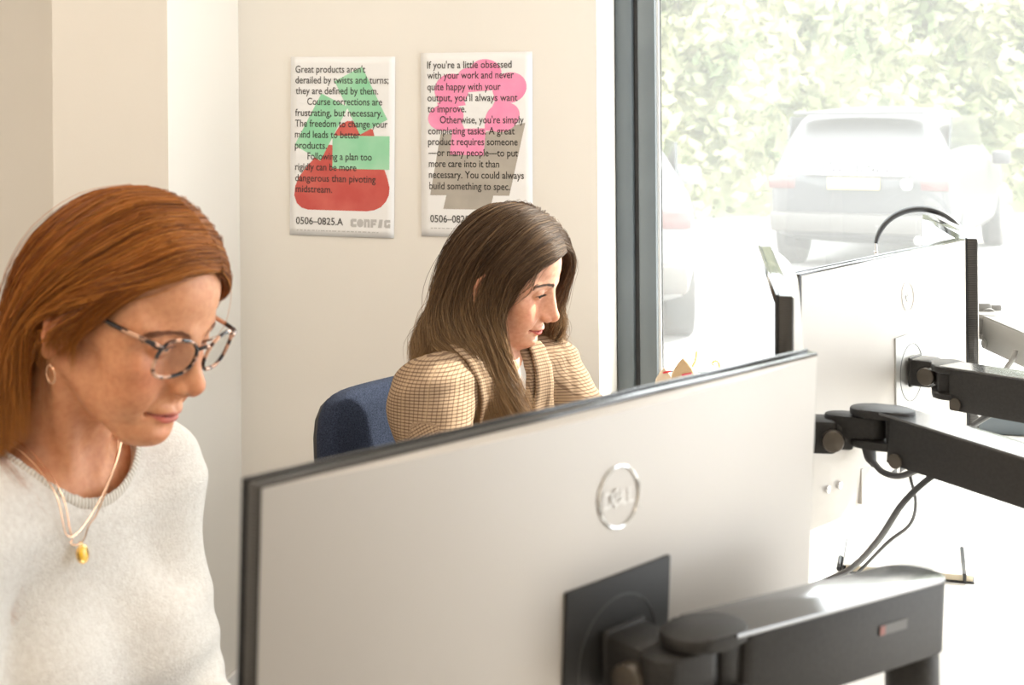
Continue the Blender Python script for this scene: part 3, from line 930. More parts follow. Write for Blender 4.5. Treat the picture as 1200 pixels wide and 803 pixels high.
# ------------------------------------------------------------------ closed notebook on the desk
NT = 0.014
p0, p1, p2 = desk_pt(988, 661, DZ + NT), desk_pt(1142, 674, DZ + NT), desk_pt(1167, 650, DZ + NT)
ex = (p1 - p0); nl = ex.length; ex.normalize()
ey = Vector((0, 0, 1)).cross(ex)
nd = max(0.13, (p2 - p1).length)
nb = empty('notebook', (p0.x, p0.y, DZ), (0, 0, math.atan2(ex.y, ex.x)), 'closed pale notebook with black edges lying on the white desk', 'notebook')
b = B(); b.box((nl / 2, nd / 2, 0.0013), (nl, nd, 0.0022), 0.0008); b.done('back_cover', M['nbblack'], nb)
b = B(); b.box((nl / 2 + 0.001, nd / 2, NT / 2), (nl - 0.006, nd - 0.008, NT - 0.0052)); b.done('pages', M['page'], nb)
b = B(); b.box((nl / 2, nd / 2, NT - 0.0012), (nl, nd, 0.0022), 0.0008); b.done('front_cover', M['cover'], nb)
b = B(); b.box((0.0, nd / 2, NT / 2), (0.0024, nd, NT - 0.001), 0.001); b.done('spine', M['nbblack'], nb)
b = B(); b.box((nl - 0.014, nd / 2, NT + 0.0004), (0.005, nd + 0.002, 0.0008)); b.box((nl - 0.014, -0.0006, NT / 2 + 0.0006), (0.005, 0.0008, NT)); b.box((nl - 0.014, nd + 0.0006, NT / 2 + 0.0006), (0.005, 0.0008, NT)); b.done('elastic_band', M['nbblack'], nb)
b = B(); b.tube([(-0.006, 0.006 + 0.005 * math.cos(t), 0.0078 + 0.005 * math.sin(t)) for t in np.linspace(0, 2 * math.pi, 18, endpoint=False)], 0.002, 8, closed=True); b.cyl((-0.006, -0.002, 0.007), (-0.006, 0.05, 0.007), 0.0038); b.done('pen_loop', M['nbblack'], nb)
b = B(); b.box((nl - 0.001, nd - 0.02, NT / 2), (0.003, 0.006, 0.001)); b.done('ribbon', M['redcard'], nb)

# ------------------------------------------------------------------ headphones hung over the far corner of the edge-on monitor
hpz = 1.2225
hc = mon_pt(monD, (0.24, 0.004, MH)) + Vector((-0.026, 0.0, 0))
hp = empty('headphones', (hc.x, hc.y, hpz - 0.135), (0, 0, R(-14)), 'slim black headphones hung over the top of the edge-on monitor', 'headphones')
hr = 0.094
band = [(hr * math.cos(t), 0, 0.135 + 0.012 - hr * 0.92 + hr * 0.92 * math.sin(t)) for t in np.linspace(R(172), R(8), 40)]
b = B()
for i in range(0, 1):
    P = [Vector(p) for p in band]
    rings = []
    for k, p in enumerate(P):
        t = (P[min(k + 1, 39)] - P[max(k - 1, 0)]).normalized()
        nn = Vector((0, 1, 0)); oo = t.cross(nn).normalized()
        th = 0.0045 + 0.0025 * math.sin(math.pi * k / 39); wd = 0.013
        rings.append([p + oo * th * math.cos(a) + nn * wd * math.sin(a) for a in np.linspace(0, 2 * math.pi, 12, endpoint=False)])
    vs = [[b.bm.verts.new(x) for x in r] for r in rings]
    for k in range(39):
        for j in range(12):
            b.bm.faces.new((vs[k][j], vs[k][(j + 1) % 12], vs[k + 1][(j + 1) % 12], vs[k + 1][j]))
    b.bm.faces.new(vs[0]); b.bm.faces.new(vs[-1])
b.done('headband', M['rubber'], hp)
for s, p in ((-1, band[0]), (1, band[-1])):
    z1 = p[2]
    b = B(); b.cyl((p[0], 0, z1 - 0.055), (p[0], 0, z1 + 0.004), 0.0028); b.box((p[0], 0, z1 - 0.02), (0.009, 0.014, 0.006), 0.001); b.done('slider', M['chrome'], hp)
    b = B(); b.cyl((p[0] - s * 0.022, 0, z1 - 0.075), (p[0] + s * 0.006, 0, z1 - 0.075), 0.034, 0.030, 32, bevel=0.004); c_ = b.done('ear_cup', M['rubber'], hp)
    b = B(); b.cyl((p[0] - s * 0.034, 0, z1 - 0.075), (p[0] - s * 0.021, 0, z1 - 0.075), 0.031, 0.034, 32, bevel=0.005); b.done('cushion', M['nbblack'], c_)

# ------------------------------------------------------------------ kraft keepsakes on the window sill
def leaf_card(label, px, py_top, h, w_, m, v, red=None, hook=None, tilt=0.0, group='paper ornaments on the window sill'):
    p = on_wall(px, py_top, v)
    root = empty('paper_ornament', (p[0], p[1], WZ0 + 0.002), (0, 0, -TH), label, 'ornament', group)
    H_ = p[2] - WZ0 - 0.002
    pts = []
    for t in np.linspace(0, 1, 16):
        pts.append((w_ * 0.5 * min(1.0, (max(0.0, 1 - t) / 0.22) ** 0.75), t))
    out = [(x, t * H_) for x, t in pts] + [(-x, t * H_) for x, t in pts[-2::-1]]
    mt = Matrix.Rotation(tilt, 4, 'Y') @ Matrix.Rotation(R(90), 4, 'X')
    B().prism(out, -0.010, 0.010, mt, 0.003).done('body', m, root)
    if red:
        b = B(); b.prism([(-w_ * .05, H_ * red), (w_ * .36, H_ * (red + .03)), (w_ * .36, H_ * (red + .06)), (-w_ * .05, H_ * (red + .03))], 0.010, 0.0116, mt); b.done('red_print', M['redcard'], root)
    return root, H_
leaf_card('pale paper ornament with pointed top against the grey window frame', 779, 430, 0.2, 0.044, M['kraftw'], 0.125, 0.90)
leaf_card('kraft paper ornament with red print, largest on the window sill', 801, 419, 0.2, 0.056, M['kraft'], 0.07, 0.76)
def hook_orn(label, px, py_top, curl, v):
    p = on_wall(px, py_top, v)
    root = empty('hanging_hook', (p[0], p[1], WZ0 + 0.002), (0, 0, -TH), label, 'ornament', 'gold hooks on the window sill')
    H_ = p[2] - WZ0 - 0.002
    b = B()
    if curl:
        P = [(0, 0, H_ - 0.05), (0.002, 0, H_ - 0.03), (0.008, 0, H_ - 0.018), (0.006, 0, H_ - 0.004), (-0.002, 0, H_), (-0.008, 0, H_ - 0.006), (-0.004, 0, H_ - 0.011)]
    else:
        P = [(-0.010, 0, H_ - 0.055), (-0.009, 0, H_ - 0.036), (-0.003, 0, H_ - 0.024), (0.0, 0, H_ - 0.010), (0.001, 0, H_)]
    b.tube([tuple(x) for x in crom(P, 26)], 0.0026, 8); b.done('hook', M['gold'], root)
    b = B(); b.cyl((P[0][0], 0, 0), (P[0][0], 0, H_ - 0.048), 0.026, 0.012, 24, bevel=0.004); b.done('body', M['kraftw'], root)
hook_orn('gold wire standing up from a pale ornament beside the kraft one', 816, 412, False, 0.12)
hook_orn('curled gold hook topping a pale ornament, rightmost on the window sill', 839, 423, True, 0.12)
# ------------------------------------------------------------------ organic surfaces: distance fields meshed with surface nets
class Field:
    def __init__(s, lo, hi, h):
        s.lo = np.array(lo, np.float32); s.h = h
        s.n = np.ceil((np.array(hi) - s.lo) / h).astype(int) + 1
        s.v = np.full(s.n, 1.0, np.float32)
        s.ax = [s.lo[i] + h * np.arange(s.n[i], dtype=np.float32) for i in range(3)]
    def _box(s, lo, hi):
        a = np.maximum(np.floor((np.asarray(lo) - s.lo) / s.h).astype(int), 0)
        b = np.minimum(np.ceil((np.asarray(hi) - s.lo) / s.h).astype(int) + 1, s.n)
        if np.any(b - a < 1): return None
        sl = tuple(slice(a[i], b[i]) for i in range(3))
        g = np.stack(np.meshgrid(*[s.ax[i][sl[i]] for i in range(3)], indexing='ij'), -1)
        return sl, g
    def _mix(s, sl, d, k, sub):
        c = s.v[sl]
        if sub:
            d = -d
            if k > 0:
                hh = np.clip(0.5 + 0.5 * (d - c) / k, 0, 1)
                s.v[sl] = c + (d - c) * hh + k * hh * (1 - hh)
            else: s.v[sl] = np.maximum(c, d)
        else:
            if k > 0:
                hh = np.clip(0.5 + 0.5 * (c - d) / k, 0, 1)
                s.v[sl] = c + (d - c) * hh - k * hh * (1 - hh)
            else: s.v[sl] = np.minimum(c, d)
    def ell(s, c, r, k=0.0, rot=None, sub=False, grow=0.0):
        c = np.asarray(c, np.float32); r = np.asarray(r, np.float32) + grow
        m = r.max() + k + 3 * s.h
        bx = s._box(c - m, c + m)
        if bx is None: return s
        sl, g = bx
        p = g - c
        if rot is not None: p = p @ np.asarray(rot, np.float32)
        a = p / r
        k0 = np.sqrt((a * a).sum(-1)) + 1e-9
        k1 = np.sqrt(((a / r) ** 2).sum(-1)) + 1e-9
        s._mix(sl, k0 * (k0 - 1) / k1, k, sub)
        return s
    def cap(s, a, b, ra, rb=None, k=0.0, sub=False, grow=0.0):
        a = np.asarray(a, np.float32); b = np.asarray(b, np.float32)
        rb = ra if rb is None else rb
        ra, rb = ra + grow, rb + grow
        m = max(ra, rb) + k + 3 * s.h
        bx = s._box(np.minimum(a, b) - m, np.maximum(a, b) + m)
        if bx is None: return s
        sl, g = bx
        d = b - a; L = float(d @ d) + 1e-12
        t = np.clip(((g - a) @ d) / L, 0, 1)
        dist = np.sqrt(((g - a - t[..., None] * d) ** 2).sum(-1)) - (ra + (rb - ra) * t)
        s._mix(sl, dist, k, sub)
        return s
    def half(s, p, n):
        """keep the side the normal points away from"""
        n = np.asarray(n, np.float32)
        g = (s.ax[0][:, None, None] - p[0]) * n[0] + (s.ax[1][None, :, None] - p[1]) * n[1] + (s.ax[2][None, None, :] - p[2]) * n[2]
        s.v = np.maximum(s.v, g)
        return s
    def warp(s, fn):
        bx = np.where(np.abs(s.v) < 0.03)
        P = s.lo + s.h * np.stack(bx, -1).astype(np.float32)
        s.v[bx] += fn(P)
        return s
    def sample(s, P):
        q = np.clip((P - s.lo) / s.h, 0, s.n - 1.001)
        i = q.astype(int); f = q - i
        o = 0
        for dx in (0, 1):
            for dy in (0, 1):
                for dz in (0, 1):
                    o = o + s.v[i[:, 0] + dx, i[:, 1] + dy, i[:, 2] + dz] * np.abs(1 - dx - f[:, 0]) * np.abs(1 - dy - f[:, 1]) * np.abs(1 - dz - f[:, 2])
        return o
    def mesh(s, smooth=1):
        v = np.pad(s.v, 1, constant_values=1.0)
        ins = v < 0
        n = np.array(v.shape)
        c = [ins[i:n[0] - 1 + i, j:n[1] - 1 + j, k:n[2] - 1 + k] for i in (0, 1) for j in (0, 1) for k in (0, 1)]
        sm = sum(x.astype(np.int8) for x in c)
        act = np.where((sm > 0) & (sm < 8))
        idx = -np.ones(n - 1, np.int32)
        na = len(act[0])
        idx[act] = np.arange(na)
        cor = np.array([(i, j, k) for i in (0, 1) for j in (0, 1) for k in (0, 1)])
        val = np.stack([v[act[0] + a, act[1] + b_, act[2] + d] for a, b_, d in cor], 1)
        acc = np.zeros((na, 3)); cnt = np.zeros(na)
        for e0 in range(8):
            for e1 in range(e0 + 1, 8):
                if np.abs(cor[e0] - cor[e1]).sum() != 1: continue
                a, b_ = val[:, e0], val[:, e1]
                x = (a < 0) != (b_ < 0)
                t = np.where(x, a / np.where(x, a - b_, 1), 0)
                acc += np.where(x[:, None], cor[e0] + t[:, None] * (cor[e1] - cor[e0]), 0); cnt += x
        P = (np.stack(act, 1) + acc / cnt[:, None] - 1) * s.h + s.lo
        F_ = []
        for axis in range(3):
            a = [slice(None)] * 3; b_ = [slice(None)] * 3
            a[axis] = slice(0, -1); b_[axis] = slice(1, None)
            d = ins[tuple(a)].astype(np.int8) - ins[tuple(b_)].astype(np.int8)
            e = np.stack(np.where(d != 0), 1)
            sg = d[tuple(e.T)]
            u, w_ = [(1, 2), (2, 0), (0, 1)][axis]
            du = np.zeros(3, int); du[u] = 1
            dw = np.zeros(3, int); dw[w_] = 1
            ok = (e[:, u] > 0) & (e[:, w_] > 0) & (e[:, u] < n[u] - 1) & (e[:, w_] < n[w_] - 1)
            e, sg = e[ok], sg[ok]
            q = np.stack([idx[tuple((e - du - dw).T)], idx[tuple((e - dw).T)], idx[tuple(e.T)], idx[tuple((e - du).T)]], 1)
            q[sg < 0] = q[sg < 0][:, ::-1]
            F_.append(q)
        Fq = np.concatenate(F_)
        Fq = Fq[(Fq >= 0).all(1)]
        for _ in range(smooth):
            P = laplace(P, Fq, 0.5)
        return P.astype(np.float32), Fq

def laplace(P, Fq, w_=0.5):
    acc = np.zeros_like(P); cnt = np.zeros(len(P))
    for a, b_ in ((0, 1), (1, 2), (2, 3), (3, 0)):
        for x, y in ((a, b_), (b_, a)):
            i, j = Fq[:, x], Fq[:, y]
            for d in range(3):
                acc[:, d] += np.bincount(i, P[j, d], len(P))
            cnt += np.bincount(i, minlength=len(P))
    return P + w_ * (acc / np.maximum(cnt, 1)[:, None] - P)

def join(parts):
    vs, fs, o = [], [], 0
    for v, f in parts:
        vs.append(v); fs.append(f + o); o += len(v)
    return np.vstack(vs), np.vstack(fs)

def hrot(yaw, pitch, roll):
    cy, sy, cp, sp, cr, sr = math.cos(yaw), math.sin(yaw), math.cos(pitch), math.sin(pitch), math.cos(roll), math.sin(roll)
    return np.array([[cy, -sy, 0], [sy, cy, 0], [0, 0, 1]]) @ np.array([[cp, 0, sp], [0, 1, 0], [-sp, 0, cp]]) @ np.array([[1, 0, 0], [0, cr, -sr], [0, sr, cr]])

# ------------------------------------------------------------------ the head (local: x forward, y to the person's left, z up, eyes at z=0)
def head_field(F_, o, Rh, lid=0.5, dbrow=0.0, dn=0.0, ear=0.0, nose=1.0):
    W = lambda p: o + Rh @ np.asarray(p, float)
    def E(c, r, k=0.012, rot=None, sub=False):
        F_.ell(W(c), r, k, Rh if rot is None else Rh @ rot, sub)
    def C(a, b, ra, rb=None, k=0.012, sub=False):
        F_.cap(W(a), W(b), ra, rb, k, sub)
    ry = lambda t: np.array([[math.cos(t), 0, math.sin(t)], [0, 1, 0], [-math.sin(t), 0, math.cos(t)]])
    rz = lambda t: np.array([[math.cos(t), -math.sin(t), 0], [math.sin(t), math.cos(t), 0], [0, 0, 1]])
    rx = lambda t: np.array([[1, 0, 0], [0, math.cos(t), -math.sin(t)], [0, math.sin(t), math.cos(t)]])
    E((-0.010, 0, 0.035), (0.092, 0.073, 0.083), 0.0)                 # skull
    E((0.030, 0, 0.040), (0.062, 0.060, 0.060), 0.020)                # forehead
    E((0.026, 0, -0.040), (0.060, 0.055, 0.070), 0.022)               # face
    E((0.058, 0, -0.068), (0.030, 0.034, 0.036), 0.018)               # muzzle
    E((0.073, 0, -0.098), (0.0185, 0.020, 0.0165), 0.018)             # chin
    for s in (-1, 1):
        C((-0.004, s * 0.057, -0.050), (0.060, s * 0.018, -0.099), 0.013, 0.013, 0.022)   # jaw line
        E((0.054, s * 0.044, -0.028), (0.022, 0.020, 0.019), 0.016)   # cheek bone
        E((0.058, s * 0.032, -0.054), (0.022, 0.021, 0.025), 0.018)   # cheek
        C((0.083, s * 0.012, 0.017 + dbrow), (0.066, s * 0.046, 0.015 + dbrow), 0.009, 0.008, 0.014)      # brow
        E((0.030, s * 0.058, 0.012), (0.035, 0.012, 0.030), 0.020)    # temple
    for s in (-1, 1):                                                  # eye hollows
        E((0.094, s * 0.030, -0.001), (0.0150, 0.0165, 0.0115), 0.012, sub=True)
    # nose
    C((0.076, 0, -0.002), (0.090, 0, -0.040), 0.0115, 0.0155, 0.012)
    C((0.086, 0, 0.006), (0.1070 * nose, 0, -0.036 + dn), 0.0062, 0.0076, 0.012)
    E((0.1085 * nose, 0, -0.0405 + dn), (0.0092, 0.0086, 0.0082), 0.008)
    for s in (-1, 1):
        E((0.0975, s * 0.0120, -0.0455 + dn), (0.0105, 0.0062, 0.0078), 0.0035)
    C((0.098, 0, -0.050 + dn), (0.108, 0, -0.047 + dn), 0.0045, 0.0045, 0.004)
    for s in (-1, 1):
        E((0.1025, s * 0.0065, -0.0525 + dn), (0.0058, 0.0026, 0.0032), 0.002, sub=True)
    # eyelids: ball with a narrow slit
    for s in (-1, 1):
        E((0.0705, s * 0.031, -0.001), (0.0140, 0.0145, 0.0135), 0.004)
        E((0.0850, s * 0.0318, -0.0035), (0.0090, 0.0115, 0.0036 * lid + 0.0006), 0.0008, ry(0.05) @ rx(s * 0.06), sub=True)
        C((0.0865 - 0.004, s * 0.020, 0.0055), (0.0790 - 0.004, s * 0.042, 0.0052), 0.0022, 0.0018, 0.003)   # lid crease
    # mouth
    E((0.0870, 0, -0.0690), (0.0078, 0.0185, 0.0060), 0.005)
    for s in (-1, 1):
        E((0.0885, s * 0.0065, -0.0700), (0.0074, 0.0120, 0.0046), 0.0035, rz(s * 0.45))
    E((0.0870, 0, -0.0790), (0.0086, 0.0160, 0.0056), 0.004)
    E((0.0970, 0, -0.0745), (0.0100, 0.0240, 0.0010), 0.0016, sub=True)
    for s in (-1, 1):
        E((0.0790, s * 0.0245, -0.0752), (0.0060, 0.0030, 0.0022), 0.005, sub=True)
    E((0.096, 0, -0.0600), (0.0040, 0.0034, 0.0075), 0.004, sub=True)   # philtrum
    E((0.096, 0, -0.0895), (0.0080, 0.0150, 0.0036), 0.007, sub=True)   # fold under the lip
    for s in (-1, 1):                                                  # fold from nose to mouth corner
        C((0.0905, s * 0.0190, -0.050 + dn), (0.0800, s * 0.0325, -0.078), 0.0016, 0.0010, 0.007, sub=True)
    # ears
    for s in (-1, 1):
        re = rz(s * -0.30) @ rx(s * 0.10) @ ry(0.22)
        Q = lambda a, b_, c: np.array([-0.012, s * (0.0750 + ear), -0.013]) + re @ np.array([a, s * b_, c])
        E((-0.012, s * (0.0750 + ear), -0.013), (0.0150, 0.0038, 0.0270), 0.004, re)
        hx = [Q(0.008, 0.002, 0.000), Q(0.012, 0.004, 0.012), Q(0.009, 0.005, 0.022), Q(0.000, 0.006, 0.0275), Q(-0.010, 0.006, 0.0225), Q(-0.0150, 0.006, 0.010), Q(-0.0145, 0.006, -0.004), Q(-0.010, 0.005, -0.016), Q(-0.003, 0.003, -0.025)]
        for a_, b_ in zip(hx[:-1], hx[1:]):
            C(a_, b_, 0.0029, 0.0029, 0.003)
        E(Q(0.001, 0.002, -0.0265), (0.0075, 0.0040, 0.0090), 0.004, re)
        C(Q(-0.007, 0.004, 0.012), Q(-0.006, 0.004, -0.012), 0.0022, 0.0022, 0.004)
        E(Q(0.002, 0.006, -0.004), (0.0065, 0.0055, 0.0100), 0.003, re, sub=True)
        C(Q(0.0095, 0.003, -0.003), Q(0.0085, 0.003, -0.010), 0.0030, 0.0030, 0.003)

def face_colors(Pw, o, Rh, base, lip, seed, freckle=0.0, dn=0.0):
    """skin pigment, with shade painted into the nostrils and between the lips"""
    q = (Pw - o) @ Rh
    rng = np.random.default_rng(seed)
    c = np.tile(np.array(base, float), (len(q), 1))
    def blend(col, w_):
        nonlocal c
        w_ = np.clip(w_, 0, 1)[:, None]
        c = c * (1 - w_) + np.array(col) * w_
    x, y, z = q.T
    ay = np.abs(y)
    bump = lambda cx, cy, cz, r: np.exp(-(((x - cx) ** 2 + (ay - cy) ** 2 + (z - cz) ** 2) / r ** 2))
    rosy = np.array(base) * np.array((1.06, 0.74, 0.66))
    blend(rosy, 0.55 * bump(0.075, 0.040, -0.035, 0.024))
    blend(rosy, 0.45 * bump(0.114, 0.0, -0.042, 0.013))
    blend(rosy, 0.30 * bump(0.09, 0.0, -0.104, 0.016))
    blend(rosy, 0.5 * bump(-0.012, 0.085, -0.01, 0.03))
    mouth = (x > 0.072) & (ay < 0.0245)
    up = 0.0066 * np.clip(1 - (ay / 0.0245) ** 1.7, 0, 1) * (1 - 0.30 * np.exp(-(ay / 0.004) ** 2))
    dn = 0.0086 * np.clip(1 - (ay / 0.0235) ** 2.2, 0, 1)
    dz = z + 0.0745
    edge = np.where(dz > 0, (up - dz), (dn + dz)) / 0.0012
    blend(lip, mouth * np.clip(edge + 0.5, 0, 1) * 0.9)
    blend(np.array(lip) * 0.35, mouth * (ay < 0.022) * np.exp(-(dz / 0.0009) ** 2) * 0.8)  # shade painted along the crease between the lips
    blend(np.array(base) * 0.30, 0.85 * np.exp(-(((x - 0.1035) / 0.0045) ** 2 + ((ay - 0.0065) / 0.0028) ** 2 + ((z + 0.0515 - dn) / 0.003) ** 2)))  # shade painted into the nostrils
    # lash line round the lid opening
    ex, ez = (ay - 0.0315) / 0.0125, (z + 0.0035)
    lash = (x > 0.07) * (np.abs(ex) < 1.05) * np.exp(-((ez - 0.0030 * np.sqrt(np.clip(1 - ex ** 2, 0, 1)) - 0.0002) / 0.0012) ** 2)
    blend((0.03, 0.018, 0.012), 0.85 * lash)
    if freckle:
        pts = np.stack([rng.uniform(0.02, 0.12, 420), rng.uniform(-0.07, 0.07, 420), rng.uniform(-0.07, 0.07, 420)], 1)
        sel = np.where((x > 0.01) & (z > -0.09) & (z < 0.08))[0]
        if len(sel):
            nz = np.zeros(len(sel))
            for f_ in pts:
                nz = np.maximum(nz, np.exp(-((q[sel] - f_) ** 2).sum(1) / 0.0016 ** 2))
            w_ = np.zeros(len(q)); w_[sel] = nz * freckle
            blend(np.array(base) * np.array((0.72, 0.52, 0.42)), w_)
    return c

def skin_mat(name, rough=0.46):
    m = mat(name, (0.7, 0.45, 0.35), rough, spec=0.4)
    a = attr_color(m)
    t, n, l, p = nodes(m)
    tc = n.new('ShaderNodeTexCoord')
    nz = n.new('ShaderNodeTexNoise'); nz.inputs['Scale'].default_value = 140; nz.inputs['Detail'].default_value = 4
    rp = n.new('ShaderNodeValToRGB')
    rp.color_ramp.elements[0].position = 0.3; rp.color_ramp.elements[0].color = (0.88, 0.80, 0.76, 1)
    rp.color_ramp.elements[1].position = 0.62; rp.color_ramp.elements[1].color = (1.0, 1.0, 1.0, 1)
    mx = n.new('ShaderNodeMix'); mx.data_type = 'RGBA'; mx.blend_type = 'MULTIPLY'; mx.inputs['Factor'].default_value = 1.0
    l.new(tc.outputs['Object'], nz.inputs['Vector']); l.new(nz.outputs['Fac'], rp.inputs['Fac'])
    l.new(a.outputs['Color'], mx.inputs['A']); l.new(rp.outputs['Color'], mx.inputs['B']); l.new(mx.outputs['Result'], p.inputs['Base Color'])
    nb = n.new('ShaderNodeTexNoise'); nb.inputs['Scale'].default_value = 700
    bp = n.new('ShaderNodeBump'); bp.inputs['Strength'].default_value = 0.12; bp.inputs['Distance'].default_value = 0.001
    l.new(tc.outputs['Object'], nb.inputs['Vector']); l.new(nb.outputs['Fac'], bp.inputs['Height']); l.new(bp.outputs['Normal'], p.inputs['Normal'])
    p.inputs['Subsurface Weight'].default_value = 0.18
    p.inputs['Subsurface Radius'].default_value = (1.0, 0.35, 0.2)
    p.inputs['Subsurface Scale'].default_value = 0.006
    return m

# ------------------------------------------------------------------ hair: guide strands over the skull, filled with many fine tapered strands
def hair_mat(name, dark, mid, light_, tips):
    m = mat(name, mid, 0.42, spec=0.35)
    t, n, l, p = nodes(m)
    a = n.new('ShaderNodeAttribute'); a.attribute_name = 'hair'
    sp = n.new('ShaderNodeSeparateColor')
    l.new(a.outputs['Color'], sp.inputs['Color'])
    r1 = n.new('ShaderNodeValToRGB')
    e = r1.color_ramp.elements
    e[0].color = (*dark, 1); e[1].color = (*light_, 1)
    x = e.new(0.5); x.color = (*mid, 1)
    l.new(sp.outputs[0], r1.inputs['Fac'])
    mx = n.new('ShaderNodeMix'); mx.data_type = 'RGBA'
    l.new(sp.outputs[1], mx.inputs['Factor'])
    l.new(r1.outputs['Color'], mx.inputs['A'])
    mx.inputs['B'].default_value = (*tips, 1)
    l.new(mx.outputs['Result'], p.inputs['Base Color'])
    p.inputs['Anisotropic'].default_value = 0.5
    tl = n.new('ShaderNodeBsdfTranslucent')
    l.new(mx.outputs['Result'], tl.inputs['Color'])
    ms = n.new('ShaderNodeMixShader'); ms.inputs['Fac'].default_value = 0.22
    l.new(p.outputs[0], ms.inputs[1]); l.new(tl.outputs[0], ms.inputs[2])
    l.new(ms.outputs[0], n['Material Output'].inputs['Surface'])
    return m

def strands(sheets, seed, radius, seg=24, sides=3, push=None):
    """sheets: list of dict(guides=[(n,3)...] in order, count, thick, tipmix, wave, spread); returns verts, faces, colour"""
    rng = np.random.default_rng(seed)
    Vs, Fs, Cs = [], [], []
    off = 0
    for S in sheets:
        G = np.stack([crom(g, seg) for g in S['guides']])          # (m, seg, 3)
        m = len(G)
        n = S['count']
        u = rng.uniform(0, m - 1 - 1e-6, n)
        if S.get('clump', 0):
            ncl = S['clump']
            cu = np.sort(rng.uniform(0, m - 1 - 1e-6, ncl))
            near = np.abs(u[:, None] - cu[None]).argmin(1)
            ucl = cu[near]
        else:
            ucl = u; near = np.zeros(n, int); ncl = 1
        v = np.linspace(0, 1, seg)
        # clumping: strands drift to their lock's middle towards the tip
        cl = S.get('clumpk', 0.7)
        uu = u[:, None] + (ucl - u)[:, None] * (cl * np.clip((v - 0.25) / 0.75, 0, 1) ** 1.2)[None]
        i = np.clip(uu.astype(int), 0, m - 2); f = (uu - i)[..., None]
        ii = np.arange(seg)[None].repeat(n, 0)
        # cubic between guides
        g0, g1, g2, g3 = G[np.clip(i - 1, 0, m - 1), ii], G[i, ii], G[i + 1, ii], G[np.clip(i + 2, 0, m - 1), ii]
        P = 0.5 * (2 * g1 + (g2 - g0) * f + (2 * g0 - 5 * g1 + 4 * g2 - g3) * f ** 2 + (3 * g1 - g0 - 3 * g2 + g3) * f ** 3)
        # thickness: push along the outward normal of the sheet
        T = np.gradient(P, axis=1); T /= np.linalg.norm(T, axis=2)[..., None] + 1e-9
        Dv = (g2 - g1); Dv /= np.linalg.norm(Dv, axis=2)[..., None] + 1e-9
        N = np.cross(T, Dv) * S.get('flip', 1.0); N /= np.linalg.norm(N, axis=2)[..., None] + 1e-9
        depth_ = rng.uniform(0, 1, n) ** 0.7
        lock = rng.normal(0, 1, (ncl, 2))
        grow = (0.25 + 0.75 * np.clip(v * 2.2, 0, 1))[None] * (1 - S.get('tipthin', 0.3) * v ** 3)[None]
        th = S['thick'] * (depth_[:, None] * grow + S.get('lockk', 0.18) * lock[near, 0][:, None] * np.sin(np.pi * np.clip(v * 0.8 + 0.1, 0, 1))[None])
        P = P + N * th[..., None]
        # waves shared by each lock, and flyaway noise
        ph = rng.uniform(0, 6.28, ncl)[near] + rng.normal(0, 0.25, n)
        fq = S.get('freq', 2.2) * (1 + 0.25 * rng.normal(0, 1, ncl)[near])
        wv = S.get('wave', 0.004) * v[None] ** 1.3
        P = P + Dv * (wv * np.sin(ph[:, None] + 6.28 * fq[:, None] * v[None]))[..., None] + N * (0.7 * wv * np.cos(ph[:, None] + 6.28 * fq[:, None] * v[None]))[..., None]
        fz = rng.normal(0, 1, (n, 3)) * S.get('fuzz', 0.0016)
        P = P + fz[:, None] * (v ** 1.5)[None, :, None] + rng.normal(0, 1, (n, 3))[:, None] * (S.get('fuzz', 0.0016) * 0.8) * np.sin(v * 3.1 + 0.3)[None, :, None]
        fly = rng.uniform(0, 1, n) < S.get('fly', 0.02)
        P[fly] += (N[fly] * (0.010 * rng.uniform(0.2, 1, fly.sum()))[:, None, None] + rng.normal(0, 0.008, (fly.sum(), 3))[:, None]) * (np.sin(v * 2.6)[None, :, None])
        ln = 1 - S.get('short', 0.15) * rng.uniform(0, 1, n) ** 2
        # resample to shortened length
        tt = v[None] * ln[:, None] * (seg - 1)
        a = np.clip(tt.astype(int), 0, seg - 2); fr = (tt - a)[..., None]
        r_ = np.arange(n)[:, None]
        P = P[r_, a] * (1 - fr) + P[r_, a + 1] * fr
        if push is not None: P = push(P)
        T = np.gradient(P, axis=1); T /= np.linalg.norm(T, axis=2)[..., None] + 1e-9
        ref = rng.normal(0, 1, (n, 1, 3)); X = np.cross(T, ref); X /= np.linalg.norm(X, axis=2)[..., None] + 1e-9
        Y = np.cross(T, X)
        rad = (radius * S.get('rscale', 1.0) * rng.uniform(0.7, 1.25, n)[:, None] * np.clip(np.minimum(1.0, (1.02 - v) * 3.0), 0.12, 1)[None])[..., None]
        ang = [2 * math.pi * k / sides for k in range(sides)]
        ringv = np.stack([P + (X * math.cos(t) + Y * math.sin(t)) * rad for t in ang], 2)      # n, seg, sides, 3
        Vs.append(ringv.reshape(-1, 3))
        idx = np.arange(n * seg * sides).reshape(n, seg, sides) + off
        nx_ = np.roll(idx, -1, 2)
        Fs.append(np.stack([idx[:, :-1], nx_[:, :-1], nx_[:, 1:], idx[:, 1:]], -1).reshape(-1, 4))
        tone = np.clip(0.45 + 0.24 * rng.normal(0, 1, n) + 0.20 * lock[near, 1], 0, 1)
        tip = np.clip((v - S.get('tip0', 0.45)) / 0.6, 0, 1)[None] * S.get('tipmix', 0.5) * np.clip(0.7 + 0.4 * rng.normal(0, 1, n), 0, 1.3)[:, None]
        col = np.stack([tone[:, None].repeat(seg, 1), np.clip(tip, 0, 1), np.zeros((n, seg))], -1)
        Cs.append(col[:, :, None].repeat(sides, 2).reshape(-1, 3))
        off += n * seg * sides
    return np.vstack(Vs), np.vstack(Fs), np.vstack(Cs)

